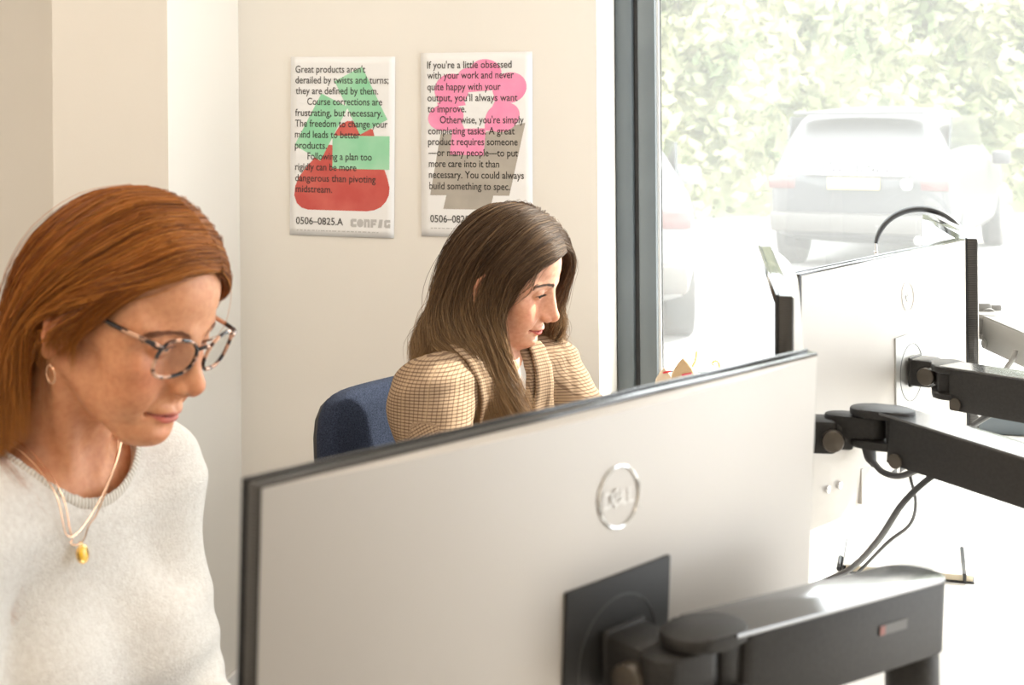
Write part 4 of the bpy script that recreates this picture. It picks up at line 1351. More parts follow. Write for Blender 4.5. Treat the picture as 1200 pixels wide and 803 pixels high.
def pusher(fields, clear):
    """keeps strands outside the clothes and the skin they rest on"""
    def fn(P):
        sh = P.shape
        Q = P.reshape(-1, 3).copy()
        lay = np.repeat(np.random.default_rng(1).uniform(0, 1, sh[0]) ** 1.5 * 0.010, sh[1])
        for F_ in fields:
            hi_ = F_.lo + F_.h * (F_.n - 1)
            for _ in range(4):
                ins = np.where(((Q > F_.lo + 2 * F_.h) & (Q < hi_ - 2 * F_.h)).all(1))[0]
                if not len(ins): break
                d = F_.sample(Q[ins])
                bad = ins[d < clear + lay[ins]]
                if not len(bad): break
                q = Q[bad]; e = F_.h
                g = np.stack([F_.sample(q + np.eye(3)[a] * e) - F_.sample(q - np.eye(3)[a] * e) for a in range(3)], 1)
                g = np.clip(g, -0.5, 0.5)
                nn = np.linalg.norm(g, axis=1)[:, None]
                g = g / (nn + 1e-9) * (nn > 1e-6)
                Q[bad] += g * np.clip(clear + lay[bad] - F_.sample(q), 0, 0.02)[:, None]
        R_ = Q.reshape(sh)
        mv = R_ - P                                        # ease the push along each strand
        for _ in range(2):
            mv[:, 1:-1] = 0.25 * mv[:, :-2] + 0.5 * mv[:, 1:-1] + 0.25 * mv[:, 2:]
        return P + mv
    return fn

def tube_np(path, r, seg=8):
    b = B(); b.tube([tuple(p) for p in path], r, seg); return b

# ------------------------------------------------------------------ a hand: palm, four bent fingers, thumb on its side
def hand_field(F_, wrist, fwd, left_thumb, curl=0.35, up=(0, 0, 1)):
    f = np.asarray(fwd, float); f /= np.linalg.norm(f)
    u = np.asarray(up, float); u = u - f * (u @ f); u /= np.linalg.norm(u)
    t = np.cross(u, f) * (1 if left_thumb else -1)        # towards the thumb
    w_ = np.asarray(wrist, float)
    P = lambda a, b_, c: w_ + f * a + t * b_ + u * c
    for a, b_ in ((0.028, 0.030), (0.010, 0.030), (-0.010, 0.028), (-0.026, 0.022)):
        F_.cap(P(0.0, a * 0.6, 0), P(0.082 if a > -0.02 else 0.074, a * 0.95, 0.004), 0.014, 0.0115, 0.010)
    for k, (b_, L, r) in enumerate(((0.027, 0.070, 0.0088), (0.009, 0.078, 0.0090), (-0.009, 0.072, 0.0086), (-0.0255, 0.056, 0.0076))):
        base = 0.082 if k < 3 else 0.074
        p = P(base, b_, 0.004); ang = 0.12
        for j, fr in enumerate((0.45, 0.30, 0.25)):
            ang += curl * (0.8 if j == 0 else 1.1)
            d = f * math.cos(ang) - u * math.sin(ang) + t * (0.10 * (1.2 - k))
            d /= np.linalg.norm(d)
            q = p + d * L * fr
            F_.cap(p, q, r * (1 - 0.08 * j), r * (0.93 - 0.09 * j), 0.003)
            p = q
    a0, a1 = P(0.020, 0.024, -0.004), P(0.050, 0.050, -0.012)
    a2 = a1 + f * 0.030 + t * 0.008 - u * 0.006
    a3 = a2 + f * 0.025 - t * 0.004 - u * 0.006
    F_.cap(a0, a1, 0.0145, 0.0115, 0.008); F_.cap(a1, a2, 0.0105, 0.0095, 0.003); F_.cap(a2, a3, 0.0095, 0.0080, 0.003)

# ------------------------------------------------------------------ torso, arms and legs
class Pose: pass
def torso(F_, p, g=0.0, k=0.035, arms=True, bust=1.0, sleeve=0.0):
    f, l = p.f, p.l
    up = np.array([0, 0, 1.0])
    spine = p.nb - p.hip; L = np.linalg.norm(spine); s = spine / L
    fr = f - s * (f @ s); fr /= np.linalg.norm(fr)
    lf = np.cross(s, fr)
    rot = np.stack([fr, lf, s], 1)
    A = lambda a, b_, c: p.nb + fr * a + lf * b_ - s * c
    F_.ell(A(-0.010, 0, 0.175), (0.098, 0.138, 0.180), 0, rot, grow=g)            # rib cage
    F_.ell(A(-0.005, 0, 0.340), (0.095, 0.125, 0.160), k, rot, grow=g)           # waist
    F_.ell(p.hip + np.array([0, 0, 0.04]), (0.125, 0.170, 0.115), k, rot, grow=g)
    F_.cap(p.shL - lf * 0.02, p.shR + lf * 0.02, 0.046, 0.046, k, grow=g)
    F_.cap(A(0.0, 0.015, 0.02), p.shL + s * 0.005, 0.042, 0.038, k, grow=g)
    F_.cap(A(0.0, -0.015, 0.02), p.shR + s * 0.005, 0.042, 0.038, k, grow=g)
    for sg in (1, -1):
        F_.ell(A(0.072, sg * 0.070, 0.215), (0.058 * bust, 0.064 * bust, 0.066 * bust), k, rot, grow=g)
    if arms:
        for sh, el, wr in ((p.shL, p.elL, p.wrL), (p.shR, p.elR, p.wrR)):
            F_.ell(sh + (el - sh) * 0.06, (0.050, 0.050, 0.054), k, None, grow=g)
            F_.cap(sh, el, 0.045, 0.038, 0.02, grow=g + sleeve)
            F_.cap(el, el + (wr - el) * (0.93 if g else 1.0), 0.038, 0.026, 0.012, grow=g + sleeve)
    return rot

def legs(F_, p, g=0.0, k=0.03, low=1.0):
    for sg in (1, -1):
        h_ = p.hip + p.l * 0.085 * sg
        kn = h_ + p.f * 0.42 + p.l * 0.03 * sg + np.array([0, 0, 0.02])
        an = kn + p.f * -0.02 + np.array([0, 0, -(kn[2] - 0.10)])
        F_.cap(h_, kn, 0.082, 0.058, k, grow=g)
        F_.cap(kn, kn + (an - kn) * low, 0.056, 0.040, 0.02, grow=g)
    F_.ell(p.hip + np.array([0, 0, 0.03]), (0.125, 0.165, 0.10), k, None, grow=g)
def shoes(p, name, m, root):
    for sg in (1, -1):
        h_ = p.hip + p.l * 0.085 * sg
        kn = h_ + p.f * 0.42 + p.l * 0.03 * sg
        an = np.array([kn[0], kn[1], 0.0]) - p.f * 0.02
        F_ = Field(an - 0.22, an + np.array([0.22, 0.22, 0.16]), 0.006)
        F_.cap(an + p.f * -0.03 + [0, 0, 0.040], an + p.f * 0.13 + [0, 0, 0.032], 0.036, 0.030, 0)
        F_.cap(an + [0, 0, 0.05], an + [0, 0, 0.10], 0.040, 0.038, 0.02)
        F_.half((0, 0, 0.002), (0, 0, -1))
        v, f = F_.mesh(1)
        link(name, raw_mesh(name, v - np.array(root.location), f), m, root)
# ------------------------------------------------------------------ chairs
def office_chair(label, seat_xy, yaw, back_h=1.0, tilt=0.10):
    """faces +x before the turn; origin on the floor under the seat"""
    root = empty('office_chair', (seat_xy[0], seat_xy[1], 0), (0, 0, yaw), label, 'chair', 'navy office chairs')
    def cushion(nu, nv, w_, h_, th, curve, name, m, mtx, taper=0.10, roll=0.0):
        b = B()
        rows = []
        K = 56
        for j in range(nv + 1):
            tt = j / nv
            row = []
            for i in range(K):
                a = 2 * math.pi * i / K
                n_ = 5.0
                ca, sa = math.cos(a), math.sin(a)
                r_ = (abs(ca) ** n_ + abs(sa) ** n_) ** (-1 / n_)
                e = (1 - abs(2 * tt - 1) ** 3.2) ** 0.5
                k = 0.90 + 0.10 * e if 0 < tt < 1 else 0.86
                x, y = ca * r_ * w_ / 2 * k, sa * r_ * h_ / 2 * k
                x *= 1 - taper * (y / h_ + 0.5)
                z = th * (tt - 0.5) * (1.0 + 0.25 * (1 - (2 * x / w_) ** 2))
                z += curve * (2 * x / w_) ** 2 + roll * (max(0, y / h_)) ** 2
                row.append((x, y, z))
            rows.append(row)
        vs = [[b.bm.verts.new(p) for p in r] for r in rows]
        for j in range(nv):
            for i in range(K):
                b.bm.faces.new((vs[j][i], vs[j][(i + 1) % K], vs[j + 1][(i + 1) % K], vs[j + 1][i]))
        b.bm.faces.new(vs[0][::-1]); b.bm.faces.new(vs[-1])
        bmesh.ops.transform(b.bm, matrix=mtx, verts=b.bm.verts)
        return b.done(name, m, root, 60)
    # backrest: local x across, y up, z forwards
    mb = Matrix.Translation((-0.245, 0, back_h - 0.27)) @ Matrix(((0, 0, 1, 0), (1, 0, 0, 0), (0, 1, 0, 0), (0, 0, 0, 1))) @ Matrix.Rotation(-tilt, 4, 'X')
    cushion(0, 12, 0.445, 0.54, 0.060, 0.035, 'backrest', M['navy'], mb, 0.06, -0.05)
    mshell = mb @ Matrix.Translation((0, 0, -0.034))
    cushion(0, 6, 0.425, 0.52, 0.020, 0.035, 'back_shell', M['chairblack'], mshell, 0.06, -0.05)
    ms = Matrix.Translation((0.0, 0, 0.435)) @ Matrix.Rotation(R(-90), 4, 'Z')
    cushion(0, 10, 0.48, 0.46, 0.075, 0.010, 'seat', M['navy'], ms, 0.02)
    b = B(); b.tube([tuple(x) for x in crom([(-0.05, 0, 0.385), (-0.20, 0, 0.38), (-0.285, 0, 0.46), (-0.300, 0, 0.62), (-0.290, 0, back_h - 0.30)], 24)], 0.02, 12); b.done('back_support', M['chairblack'], root)
    b = B(); b.cyl((0, 0, 0.10), (0, 0, 0.37), 0.026); b.cyl((0, 0, 0.34), (0, 0, 0.40), 0.07); b.done('gas_column', M['chairblack'], root)
    for k in range(5):
        a = 2 * math.pi * k / 5
        b = B(); b.tube([(0.02 * math.cos(a), 0.02 * math.sin(a), 0.105), (0.29 * math.cos(a), 0.29 * math.sin(a), 0.075)], [0.028, 0.017], 10); lg = b.done('leg', M['chairblack'], root)
        c_, s_ = math.cos(a), math.sin(a)
        b = B(); b.cyl((0.29 * c_ - 0.02 * s_, 0.29 * s_ + 0.02 * c_, 0.029), (0.29 * c_ + 0.02 * s_, 0.29 * s_ - 0.02 * c_, 0.029), 0.028, seg=20, bevel=0.004); b.cyl((0.29 * c_, 0.29 * s_, 0.03), (0.29 * c_, 0.29 * s_, 0.078), 0.007); b.done('caster', M['rubber'], lg)
    return root

# ------------------------------------------------------------------ cloth patterns
def knit():
    m = noisy(mat('oatmeal_knit', rough=0.95, spec=0.1), (0.66, 0.62, 0.565), (0.76, 0.73, 0.68), 170, 6, bump=0.6, bump_scale=500, dist=0.003, lo=0.3, hi=0.66)
    t, n, l, p = nodes(m)
    p.inputs['Sheen Weight'].default_value = 0.5
    p.inputs['Sheen Roughness'].default_value = 0.5
    return m
M['knit'] = knit()
def rib():
    m = mat('oatmeal_rib', (0.66, 0.615, 0.55), 0.95, spec=0.1)
    t, n, l, p = nodes(m)
    a = n.new('ShaderNodeAttribute'); a.attribute_name = 'cloth'
    wv = n.new('ShaderNodeTexWave'); wv.bands_direction = 'X'; wv.inputs['Scale'].default_value = 75
    bp = n.new('ShaderNodeBump'); bp.inputs['Strength'].default_value = 0.6; bp.inputs['Distance'].default_value = 0.002
    rp = n.new('ShaderNodeValToRGB')
    rp.color_ramp.elements[0].color = (0.52, 0.47, 0.40, 1); rp.color_ramp.elements[1].color = (0.74, 0.70, 0.63, 1)
    l.new(a.outputs['Vector'], wv.inputs['Vector']); l.new(wv.outputs['Fac'], bp.inputs['Height']); l.new(bp.outputs['Normal'], p.inputs['Normal'])
    l.new(wv.outputs['Fac'], rp.inputs['Fac']); l.new(rp.outputs['Color'], p.inputs['Base Color'])
    return m
M['rib'] = rib()
def check_cloth():
    m = mat('tan_check_wool', (0.55, 0.42, 0.27), 0.9, spec=0.12)
    t, n, l, p = nodes(m)
    a = n.new('ShaderNodeAttribute'); a.attribute_name = 'cloth'
    sx = n.new('ShaderNodeSeparateXYZ'); l.new(a.outputs['Vector'], sx.inputs[0])
    def stripes(sock, pitch, duty):
        q = n.new('ShaderNodeMath'); q.operation = 'DIVIDE'; q.inputs[1].default_value = pitch
        l.new(sock, q.inputs[0])
        fr = n.new('ShaderNodeMath'); fr.operation = 'FRACT'; l.new(q.outputs[0], fr.inputs[0])
        lt = n.new('ShaderNodeMath'); lt.operation = 'LESS_THAN'; lt.inputs[1].default_value = duty; l.new(fr.outputs[0], lt.inputs[0])
        return lt.outputs[0]
    h_ = stripes(sx.outputs[1], 0.0054, 0.36)
    v_ = stripes(sx.outputs[0], 0.0054, 0.26)
    v2 = stripes(sx.outputs[0], 0.0300, 0.10)
    nz = n.new('ShaderNodeTexNoise'); nz.inputs['Scale'].default_value = 220
    tc = n.new('ShaderNodeTexCoord'); l.new(tc.outputs['Object'], nz.inputs['Vector'])
    m1 = n.new('ShaderNodeMix'); m1.data_type = 'RGBA'; m1.inputs['A'].default_value = (0.36, 0.25, 0.16, 1); m1.inputs['B'].default_value = (0.41, 0.30, 0.20, 1)
    l.new(nz.outputs['Fac'], m1.inputs['Factor'])
    def over(prev, fac, col, k):
        mm = n.new('ShaderNodeMath'); mm.operation = 'MULTIPLY'; mm.inputs[1].default_value = k; l.new(fac, mm.inputs[0])
        x = n.new('ShaderNodeMix'); x.data_type = 'RGBA'; x.inputs['B'].default_value = (*col, 1)
        l.new(mm.outputs[0], x.inputs['Factor']); l.new(prev, x.inputs['A'])
        return x.outputs['Result']
    c = over(m1.outputs['Result'], v_, (0.11, 0.065, 0.04), 0.50)
    c = over(c, h_, (0.09, 0.05, 0.033), 0.70)
    c = over(c, v2, (0.50, 0.36, 0.22), 0.20)
    l.new(c, p.inputs['Base Color'])
    return m
M['check'] = check_cloth()
M['lining'] = mat('dark_lining', (0.16, 0.11, 0.07), 0.8)
M['blouse'] = mat('cream_blouse', (0.78, 0.75, 0.70), 0.7)
M['trousers'] = noisy(mat('dark_trousers', rough=0.9), (0.03, 0.032, 0.04), (0.05, 0.052, 0.06), 120, 3)
M['shoe'] = mat('black_shoe', (0.02, 0.02, 0.02), 0.4)

def cloth_uv(P, p, arms=True):
    """flat cloth coordinates: along each sleeve, or round and up the body"""
    def seg(a, b_):
        d = b_ - a; L = np.linalg.norm(d); dn = d / L
        t = np.clip((P - a) @ dn, 0, L)
        r = P - a - t[:, None] * dn
        dist = np.linalg.norm(r, axis=1)
        x = np.cross(dn, [0.3, 0.1, 1.0]); x /= np.linalg.norm(x); y = np.cross(dn, x)
        ang = np.arctan2(r @ y, r @ x)
        return dist, ang * 0.055, (P - a) @ dn
    f, l = p.f, p.l
    q = P - p.nb
    ub = np.arctan2(q @ l, q @ f + 0.01) * 0.15
    best = np.full(len(P), 0.062); u = ub; v = q[:, 2]
    for sh, el, wr in ((p.shL, p.elL, p.wrL), (p.shR, p.elR, p.wrR)):
        L1 = np.linalg.norm(el - sh)
        for a, b_, o in ((sh, el, 0), (el, wr, L1)):
            d, uu, vv = seg(a, b_)
            ok = (d < best) & ((P - p.nb) @ l * np.sign((sh - p.nb) @ l) > 0.125)
            u = np.where(ok, uu, u); v = np.where(ok, -(vv + o), v); best = np.where(ok, d, best)
    return np.stack([u, v, np.zeros(len(P))], 1)

def person_body(name, label, p, o, Rh, base, lip, seed, lid, freckle, eye_col, gaze, dbrow=0.0, dn=0.0, ear=0.0):
    root_loc = Vector((p.hip[0], p.hip[1], 0.0))
    zc = p.nb[2] - 0.125
    lo = np.minimum(o - 0.145, p.nb - [0.13, 0.13, 0.15]); hi = np.maximum(o + 0.155, p.nb + 0.10)
    F1 = Field(lo, hi, 0.0017)
    head_field(F1, o, Rh, lid, dbrow, dn, ear)
    n0 = o + Rh @ np.array([-0.030, 0, -0.050])
    F1.cap(n0, p.nb + np.array([0, 0, 0.01]) - p.f * 0.004, 0.050, 0.052, 0.022)
    for s in (1, -1):                                        # neck cords and collar bones
        F1.cap(o + Rh @ np.array([-0.02, s * 0.055, -0.055]), p.nb + p.f * 0.050 + p.l * 0.014 * s - [0, 0, 0.018], 0.0095, 0.0085, 0.016)
        F1.cap(p.nb + p.f * 0.056 + p.l * 0.016 * s - [0, 0, 0.030], p.nb + p.f * 0.015 + p.l * 0.12 * s - [0, 0, 0.012], 0.0085, 0.0085, 0.014)
    torso(F1, p, 0.0, arms=False)
    F1.half((0, 0, zc), (0, 0, -1))
    v1, f1 = F1.mesh(1)
    F2 = Field(np.minimum.reduce([p.hip, p.elL, p.elR, p.wrL, p.wrR, p.nb]) - [0.25, 0.25, 0.15], np.maximum.reduce([p.hip, p.elL, p.elR, p.wrL, p.wrR, p.nb]) + 0.22, 0.006)
    torso(F2, p, 0.0)
    F2.half((0, 0, zc + 0.006), (0, 0, 1))
    parts = [(v1, f1), F2.mesh(1)]
    hip = p.hip
    F3 = Field(hip - [0.75, 0.75, hip[2]], hip + [0.75, 0.75, 0.12], 0.008)
    legs(F3, p)
    F3.half((0, 0, 0.05), (0, 0, -1))
    parts.append(F3.mesh(1))
    for wr, el, lt in ((p.wrL, p.elL, False), (p.wrR, p.elR, True)):
        Fh = Field(wr - 0.2, wr + 0.2, 0.0024)
        d = wr - el; d /= np.linalg.norm(d)
        Fh.cap(wr - d * 0.05, wr, 0.027, 0.024, 0)
        hand_field(Fh, wr, d * [1, 1, 0.25] + [0, 0, -0.03], lt)
        parts.append(Fh.mesh(1))
    v, f = join(parts)
    me = raw_mesh(name, v - np.array(root_loc), f)
    point_color(me, 'col', face_colors(v, o, Rh, base, lip, seed, freckle, dn))
    body = link('person', me, M[name + '_skin'])
    body.location = root_loc
    tag(body, label, 'person')
    # eyeballs
    for s in (1, -1):
        c = o + Rh @ np.array([0.0705, s * 0.031, -0.001])
        b = B(); g = bmesh.ops.create_uvsphere(b.bm, u_segments=32, v_segments=24, radius=0.0126)
        e = b.done('eye', M['eye'], body)
        co = np.array([q.co[:] for q in e.data.vertices])
        gz = Rh @ np.array(gaze); gz /= np.linalg.norm(gz)
        ang = np.arccos(np.clip(co @ gz / 0.0126, -1, 1))
        col = np.tile([0.72, 0.69, 0.66], (len(co), 1)); col[ang < 0.50] = eye_col; col[ang < 0.20] = (0.01, 0.01, 0.01)
        point_color(e.data, 'col', col)
        e.location = Vector(c) - root_loc
    return body, root_loc, F1

M['eye'] = mat('eye', (0.7, 0.7, 0.7), 0.12); attr_color(M['eye'])

def brows(o, Rh, body, root_loc, m, F1, seed, thick=1.0, dz=0.0):
    rng = np.random.default_rng(seed)
    for s in (1, -1):
        Vs = []; Fs = []; off = 0
        for k in range(260):
            t = rng.uniform(0, 1)
            y = 0.012 + 0.037 * t
            z = dz + 0.0165 + 0.0065 * math.sin(t * 2.3) - 0.006 * t * t + rng.normal(0, 0.0017 * (1 - 0.6 * t)) * thick * 0.85
            x = 0.094 - 0.030 * t ** 1.8
            L = 0.0075
            d = np.array([-0.35 * t - 0.1, s * (0.8), 0.55 - 0.75 * t]); d /= np.linalg.norm(d)
            P = np.array([[x, s * y, z]]) + d * np.linspace(0, L, 5)[:, None]
            Pw = o + P @ Rh.T
            for _ in range(6):                                  # settle on to the skin
                e = 0.0006
                g = np.stack([(F1.sample(Pw + np.eye(3)[a] * e) - F1.sample(Pw - np.eye(3)[a] * e)) / (2 * e) for a in range(3)], 1)
                g /= np.linalg.norm(g, axis=1)[:, None] + 1e-9
                Pw = Pw - g * (F1.sample(Pw) - 0.0003 - 0.0005 * np.linspace(0, 1, 5))[:, None]
            rad = np.array([0.00022, 0.00026, 0.00024, 0.00018, 0.00006]) * 0.85
            A = Rh @ np.array([1, 0, 0]); Bq = Rh @ np.array([0, 0, 1])
            ring = np.stack([Pw + (A * math.cos(q) + Bq * math.sin(q)) * rad[:, None] for q in (0, 2.09, 4.19)], 1)
            Vs.append(ring.reshape(-1, 3))
            ix = np.arange(15).reshape(5, 3) + off; nx_ = np.roll(ix, -1, 1)
            Fs.append(np.stack([ix[:-1], nx_[:-1], nx_[1:], ix[1:]], -1).reshape(-1, 4)); off += 15
        link('eyebrow', raw_mesh('eyebrow', np.vstack(Vs) - np.array(root_loc), np.vstack(Fs)), m, body)

def lashes(o, Rh, body, root_loc, m, seed, L=0.0075):
    rng = np.random.default_rng(seed)
    for s in (1, -1):
        Vs, Fs, off = [], [], 0
        for k in range(46):
            e = -1 + 2 * k / 45
            y = 0.0316 + 0.0112 * e
            z = -0.0035 + 0.0036 * math.sqrt(max(0, 1 - e * e)) + 0.0004
            r2 = 0.0139 ** 2 - (y - 0.031) ** 2 - (z + 0.001) ** 2
            x = 0.0705 + math.sqrt(max(r2, 0))
            d0 = np.array([0.95, s * (0.55 * e + 0.15), -0.25]); d0 /= np.linalg.norm(d0)
            t = np.linspace(0, 1, 5)[:, None]
            P = np.array([x - 0.0006, s * y, z]) + d0 * (L * rng.uniform(0.75, 1.0)) * t + np.array([0, 0, 0.0036]) * t ** 2
            Pw = o + P @ Rh.T
            rad = np.array([0.00024, 0.00022, 0.00018, 0.00012, 0.00004])
            A = Rh @ np.array([0, 1, 0]); Bq = Rh @ np.array([0, 0, 1])
            ring = np.stack([Pw + (A * math.cos(q) + Bq * math.sin(q)) * rad[:, None] for q in (0, 2.09, 4.19)], 1)
            Vs.append(ring.reshape(-1, 3))
            ix = np.arange(15).reshape(5, 3) + off; nx_ = np.roll(ix, -1, 1)
            Fs.append(np.stack([ix[:-1], nx_[:-1], nx_[1:], ix[1:]], -1).reshape(-1, 4)); off += 15
        link('eyelashes', raw_mesh('eyelashes', np.vstack(Vs) - np.array(root_loc), np.vstack(Fs)), m, body)

def make_hair(name, sheets, seed, radius, m, body, root_loc, under=True, push=None):
    v, f, c = strands(sheets, seed, radius, push=push)
    if under:                                                   # opaque under-layer that follows the same guides
        for S in sheets:
            if not S.get('under', True): continue
            G = np.stack([crom(g, 22) for g in S['guides']])
            k = (len(G) - 1) * 6 + 1
            G2 = np.stack([crom(G[:, j], k) for j in range(22)], 1)
            keep = S.get('under_len', 22)
            G2 = G2[:, :keep]
            if push is not None: G2 = push(G2)
            vv = G2.reshape(-1, 3)
            ix = np.arange(len(vv)).reshape(k, keep)
            ff = np.stack([ix[:-1, :-1], ix[1:, :-1], ix[1:, 1:], ix[:-1, 1:]], -1).reshape(-1, 4) + len(v)
            tv = np.linspace(0, 1, keep)
            cc = np.stack([np.full((k, keep), 0.25), np.tile(np.clip((tv - 0.45) / 0.6, 0, 1) * S.get('tipmix', 0.5), (k, 1)), np.zeros((k, keep))], -1).reshape(-1, 3)
            v = np.vstack([v, vv]); f = np.vstack([f, ff]); c = np.vstack([c, cc])
    me = raw_mesh(name, v - np.array(root_loc), f)
    point_color(me, 'hair', c)
    return link(name, me, m, body)

def garment(name, F_, p, body, root_loc, m):
    v, f = F_.mesh(2)
    me = raw_mesh(name, v - np.array(root_loc), f)
    a = me.attributes.new('cloth', 'FLOAT_VECTOR', 'POINT')
    a.data.foreach_set('vector', cloth_uv(v.astype(float), p).astype(np.float32).ravel())
    return link(name, me, m, body)

def folds(p, amp, arms=True):
    """soft creases round the elbows and armpits"""
    def fn(P):
        d = np.zeros(len(P), np.float32)
        for sh, el, wr in ((p.shL, p.elL, p.wrL), (p.shR, p.elR, p.wrR)):
            for c, ax, w_, fr in ((el, el - sh, 0.10, 95), (sh + (el - sh) * 0.25, el - sh, 0.11, 70)):
                ax = ax / np.linalg.norm(ax)
                q = P - c
                e = np.exp(-(q * q).sum(1) / w_ ** 2)
                d += amp * e * np.sin(fr * (q @ ax) + 28 * (q @ np.cross(ax, [0.2, 0.9, 0.3])) + 2 * np.sin(40 * q[:, 2]))
        d += amp * 0.5 * np.sin(22 * P[:, 2] + 9 * P[:, 0] + 2.0 * np.sin(17 * P[:, 1]))
        return d.astype(np.float32)
    return fn

# =================================================================== person with red hair and glasses
pn = Pose()
pn.f = np.array([math.cos(R(-30)), math.sin(R(-30)), 0]); pn.l = np.array([-pn.f[1], pn.f[0], 0])
pn.nb = np.array([-0.499, 1.455, 1.090])
pn.hip = np.array([-0.53, 1.485, 0.552])
pn.shL = pn.nb + pn.l * 0.122 + pn.f * 0.015 - [0, 0, 0.055]
pn.shR = pn.nb - pn.l * 0.152 + pn.f * 0.015 - [0, 0, 0.055]
pn.elL = pn.shL + pn.f * 0.05 + pn.l * 0.004 - [0, 0, 0.265]
pn.elR = pn.shR + pn.f * 0.05 - pn.l * 0.03 - [0, 0, 0.265]
pn.wrL = pn.elL + pn.f * 0.225 - pn.l * 0.045 + [0, 0, 0.015]
pn.wrR = pn.elR + pn.f * 0.225 + pn.l * 0.045 + [0, 0, 0.015]
on_ = np.array([-0.404, 1.420, 1.2435]); Rn = hrot(R(-24), R(19.5), R(-3))
M['near_skin'] = skin_mat('fair_skin_warm')
nbody, nroot, nF = person_body('near', 'person with long ginger hair, tortoiseshell glasses and an oatmeal sweater, looking down', pn, on_, Rn, (0.66, 0.315, 0.165), (0.56, 0.15, 0.12), 3, 0.12, 0.35, (0.10, 0.16, 0.18), (1, 0, -0.55), -0.004, 0.005, 0.0)

def hl(o, Rh): return lambda q: o + Rh @ np.asarray(q, float)
def guide(o, Rh, p, head, fall):
    H = [o + Rh @ np.asarray(q, float) for q in head]
    last = H[-1]
    return np.array(H + [last + p.f * a + p.l * b_ + np.array([0, 0, c]) for a, b_, c in fall])

gn = lambda h_, f_: guide(on_, Rn, pn, h_, f_)
right = [
    gn([(.084, .016, .078), (.078, -.028, .076), (.062, -.058, .060), (.030, -.075, .036), (-.008, -.086, .013), (-.038, -.088, -.020)], [(-.012, .002, -.035), (-.014, .0, -.07), (-.004, -.006, -.11)]),
    gn([(.068, .014, .102), (.058, -.036, .096), (.036, -.067, .070), (.002, -.084, .040), (-.034, -.090, .000), (-.056, -.088, -.048)], [(-.006, -.004, -.045), (-.008, -.008, -.08), (-.002, -.016, -.115)]),
    gn([(.040, .012, .121), (.024, -.040, .114), (.000, -.077, .078), (-.030, -.093, .030), (-.055, -.092, -.022), (-.064, -.084, -.075)], [(-.010, -.004, -.055), (-.014, -.010, -.09), (-.008, -.022, -.125)]),
    gn([(.000, .010, .132), (-.020, -.042, .120), (-.042, -.078, .078), (-.066, -.086, .026), (-.080, -.078, -.032), (-.084, -.068, -.085)], [(-.008, -.004, -.06), (-.012, -.012, -.14), (-.01, -.02, -.23)]),
    gn([(-.040, .008, .125), (-.062, -.036, .106), (-.084, -.062, .062), (-.100, -.062, .010), (-.106, -.052, -.045), (-.104, -.042, -.09)], [(-.012, .0, -.07), (-.022, -.006, -.15), (-.025, -.008, -.24)]),
    gn([(-.072, .005, .102), (-.092, -.018, .078), (-.108, -.028, .036), (-.116, -.026, -.015), (-.116, -.020, -.06), (-.112, -.012, -.10)], [(-.014, 0, -.07), (-.026, 0, -.15), (-.03, 0, -.24)]),
]
left = [
    gn([(.086, .012, .078), (.086, .032, .070), (.076, .054, .054), (.052, .074, .030), (.010, .086, .008), (-.020, .086, -.025)], [(-.012, -.004, -.04), (-.030, -.008, -.08), (-.05, -.01, -.12)]),
    gn([(.066, .014, .102), (.062, .044, .094), (.040, .072, .066), (.006, .086, .034), (-.028, .090, -.004), (-.046, .086, -.05)], [(-.016, -.004, -.04), (-.034, -.006, -.09), (-.055, -.006, -.14)]),
    gn([(.040, .012, .121), (.026, .052, .112), (.000, .082, .076), (-.030, .094, .030), (-.055, .090, -.022), (-.064, .080, -.075)], [(-.016, -.002, -.05), (-.034, -.002, -.11), (-.05, .0, -.17)]),
    gn([(.000, .010, .132), (-.020, .052, .119), (-.042, .080, .078), (-.066, .086, .026), (-.080, .076, -.032), (-.084, .064, -.085)], [(-.008, 0, -.06), (-.012, 0, -.14), (-.01, 0, -.23)]),
    gn([(-.040, .008, .125), (-.062, .040, .106), (-.084, .062, .062), (-.100, .060, .010), (-.106, .050, -.045), (-.104, .038, -.09)], [(-.012, 0, -.07), (-.022, 0, -.15), (-.025, 0, -.24)]),
    gn([(-.072, .005, .102), (-.092, .022, .078), (-.108, .028, .036), (-.116, .022, -.015), (-.116, .014, -.06), (-.112, .006, -.10)], [(-.014, 0, -.07), (-.026, 0, -.15), (-.03, 0, -.24)]),
]
M['ginger'] = hair_mat('ginger_hair', (0.15, 0.043, 0.008), (0.42, 0.130, 0.019), (0.72, 0.30, 0.065), (0.70, 0.31, 0.075))
M['brow_g'] = mat('ginger_brow', (0.26, 0.10, 0.045), 0.6)
lashes(on_, Rn, nbody, nroot, M['brow_g'], 5, 0.006)
brows(on_, Rn, nbody, nroot, M['brow_g'], nF, 2, 1.0, -0.0055)

# sweater with ribbed neckline
lo = np.minimum.reduce([pn.hip, pn.elL, pn.elR, pn.wrL, pn.wrR]) - 0.16; lo[2] = pn.hip[2] - 0.10
hi = np.maximum.reduce([pn.nb, pn.shL, pn.shR, pn.wrL, pn.wrR]) + 0.16; hi[2] = pn.nb[2] + 0.08
def sweater(g):
    Fs_ = Field(lo, hi, 0.0042)
    torso(Fs_, pn, g, k=0.045, sleeve=0.004)
    Fs_.half((0, 0, pn.hip[2] - 0.045), (0, 0, -1))
    return Fs_
ncx = pn.nb + pn.f * 0.014 + np.array([0, 0, 0.0])
hole_ax = np.array([0, 0, 1.0]) + pn.f * 0.50; hole_ax /= np.linalg.norm(hole_ax)
Fs_ = sweater(0.013)
Fs_.warp(folds(pn, 0.0030))
Fs_.cap(ncx - hole_ax * 0.045, ncx + hole_ax * 0.2, 0.0765, 0.090, 0.004, sub=True)
garment('sweater', Fs_, pn, nbody, nroot, M['knit'])
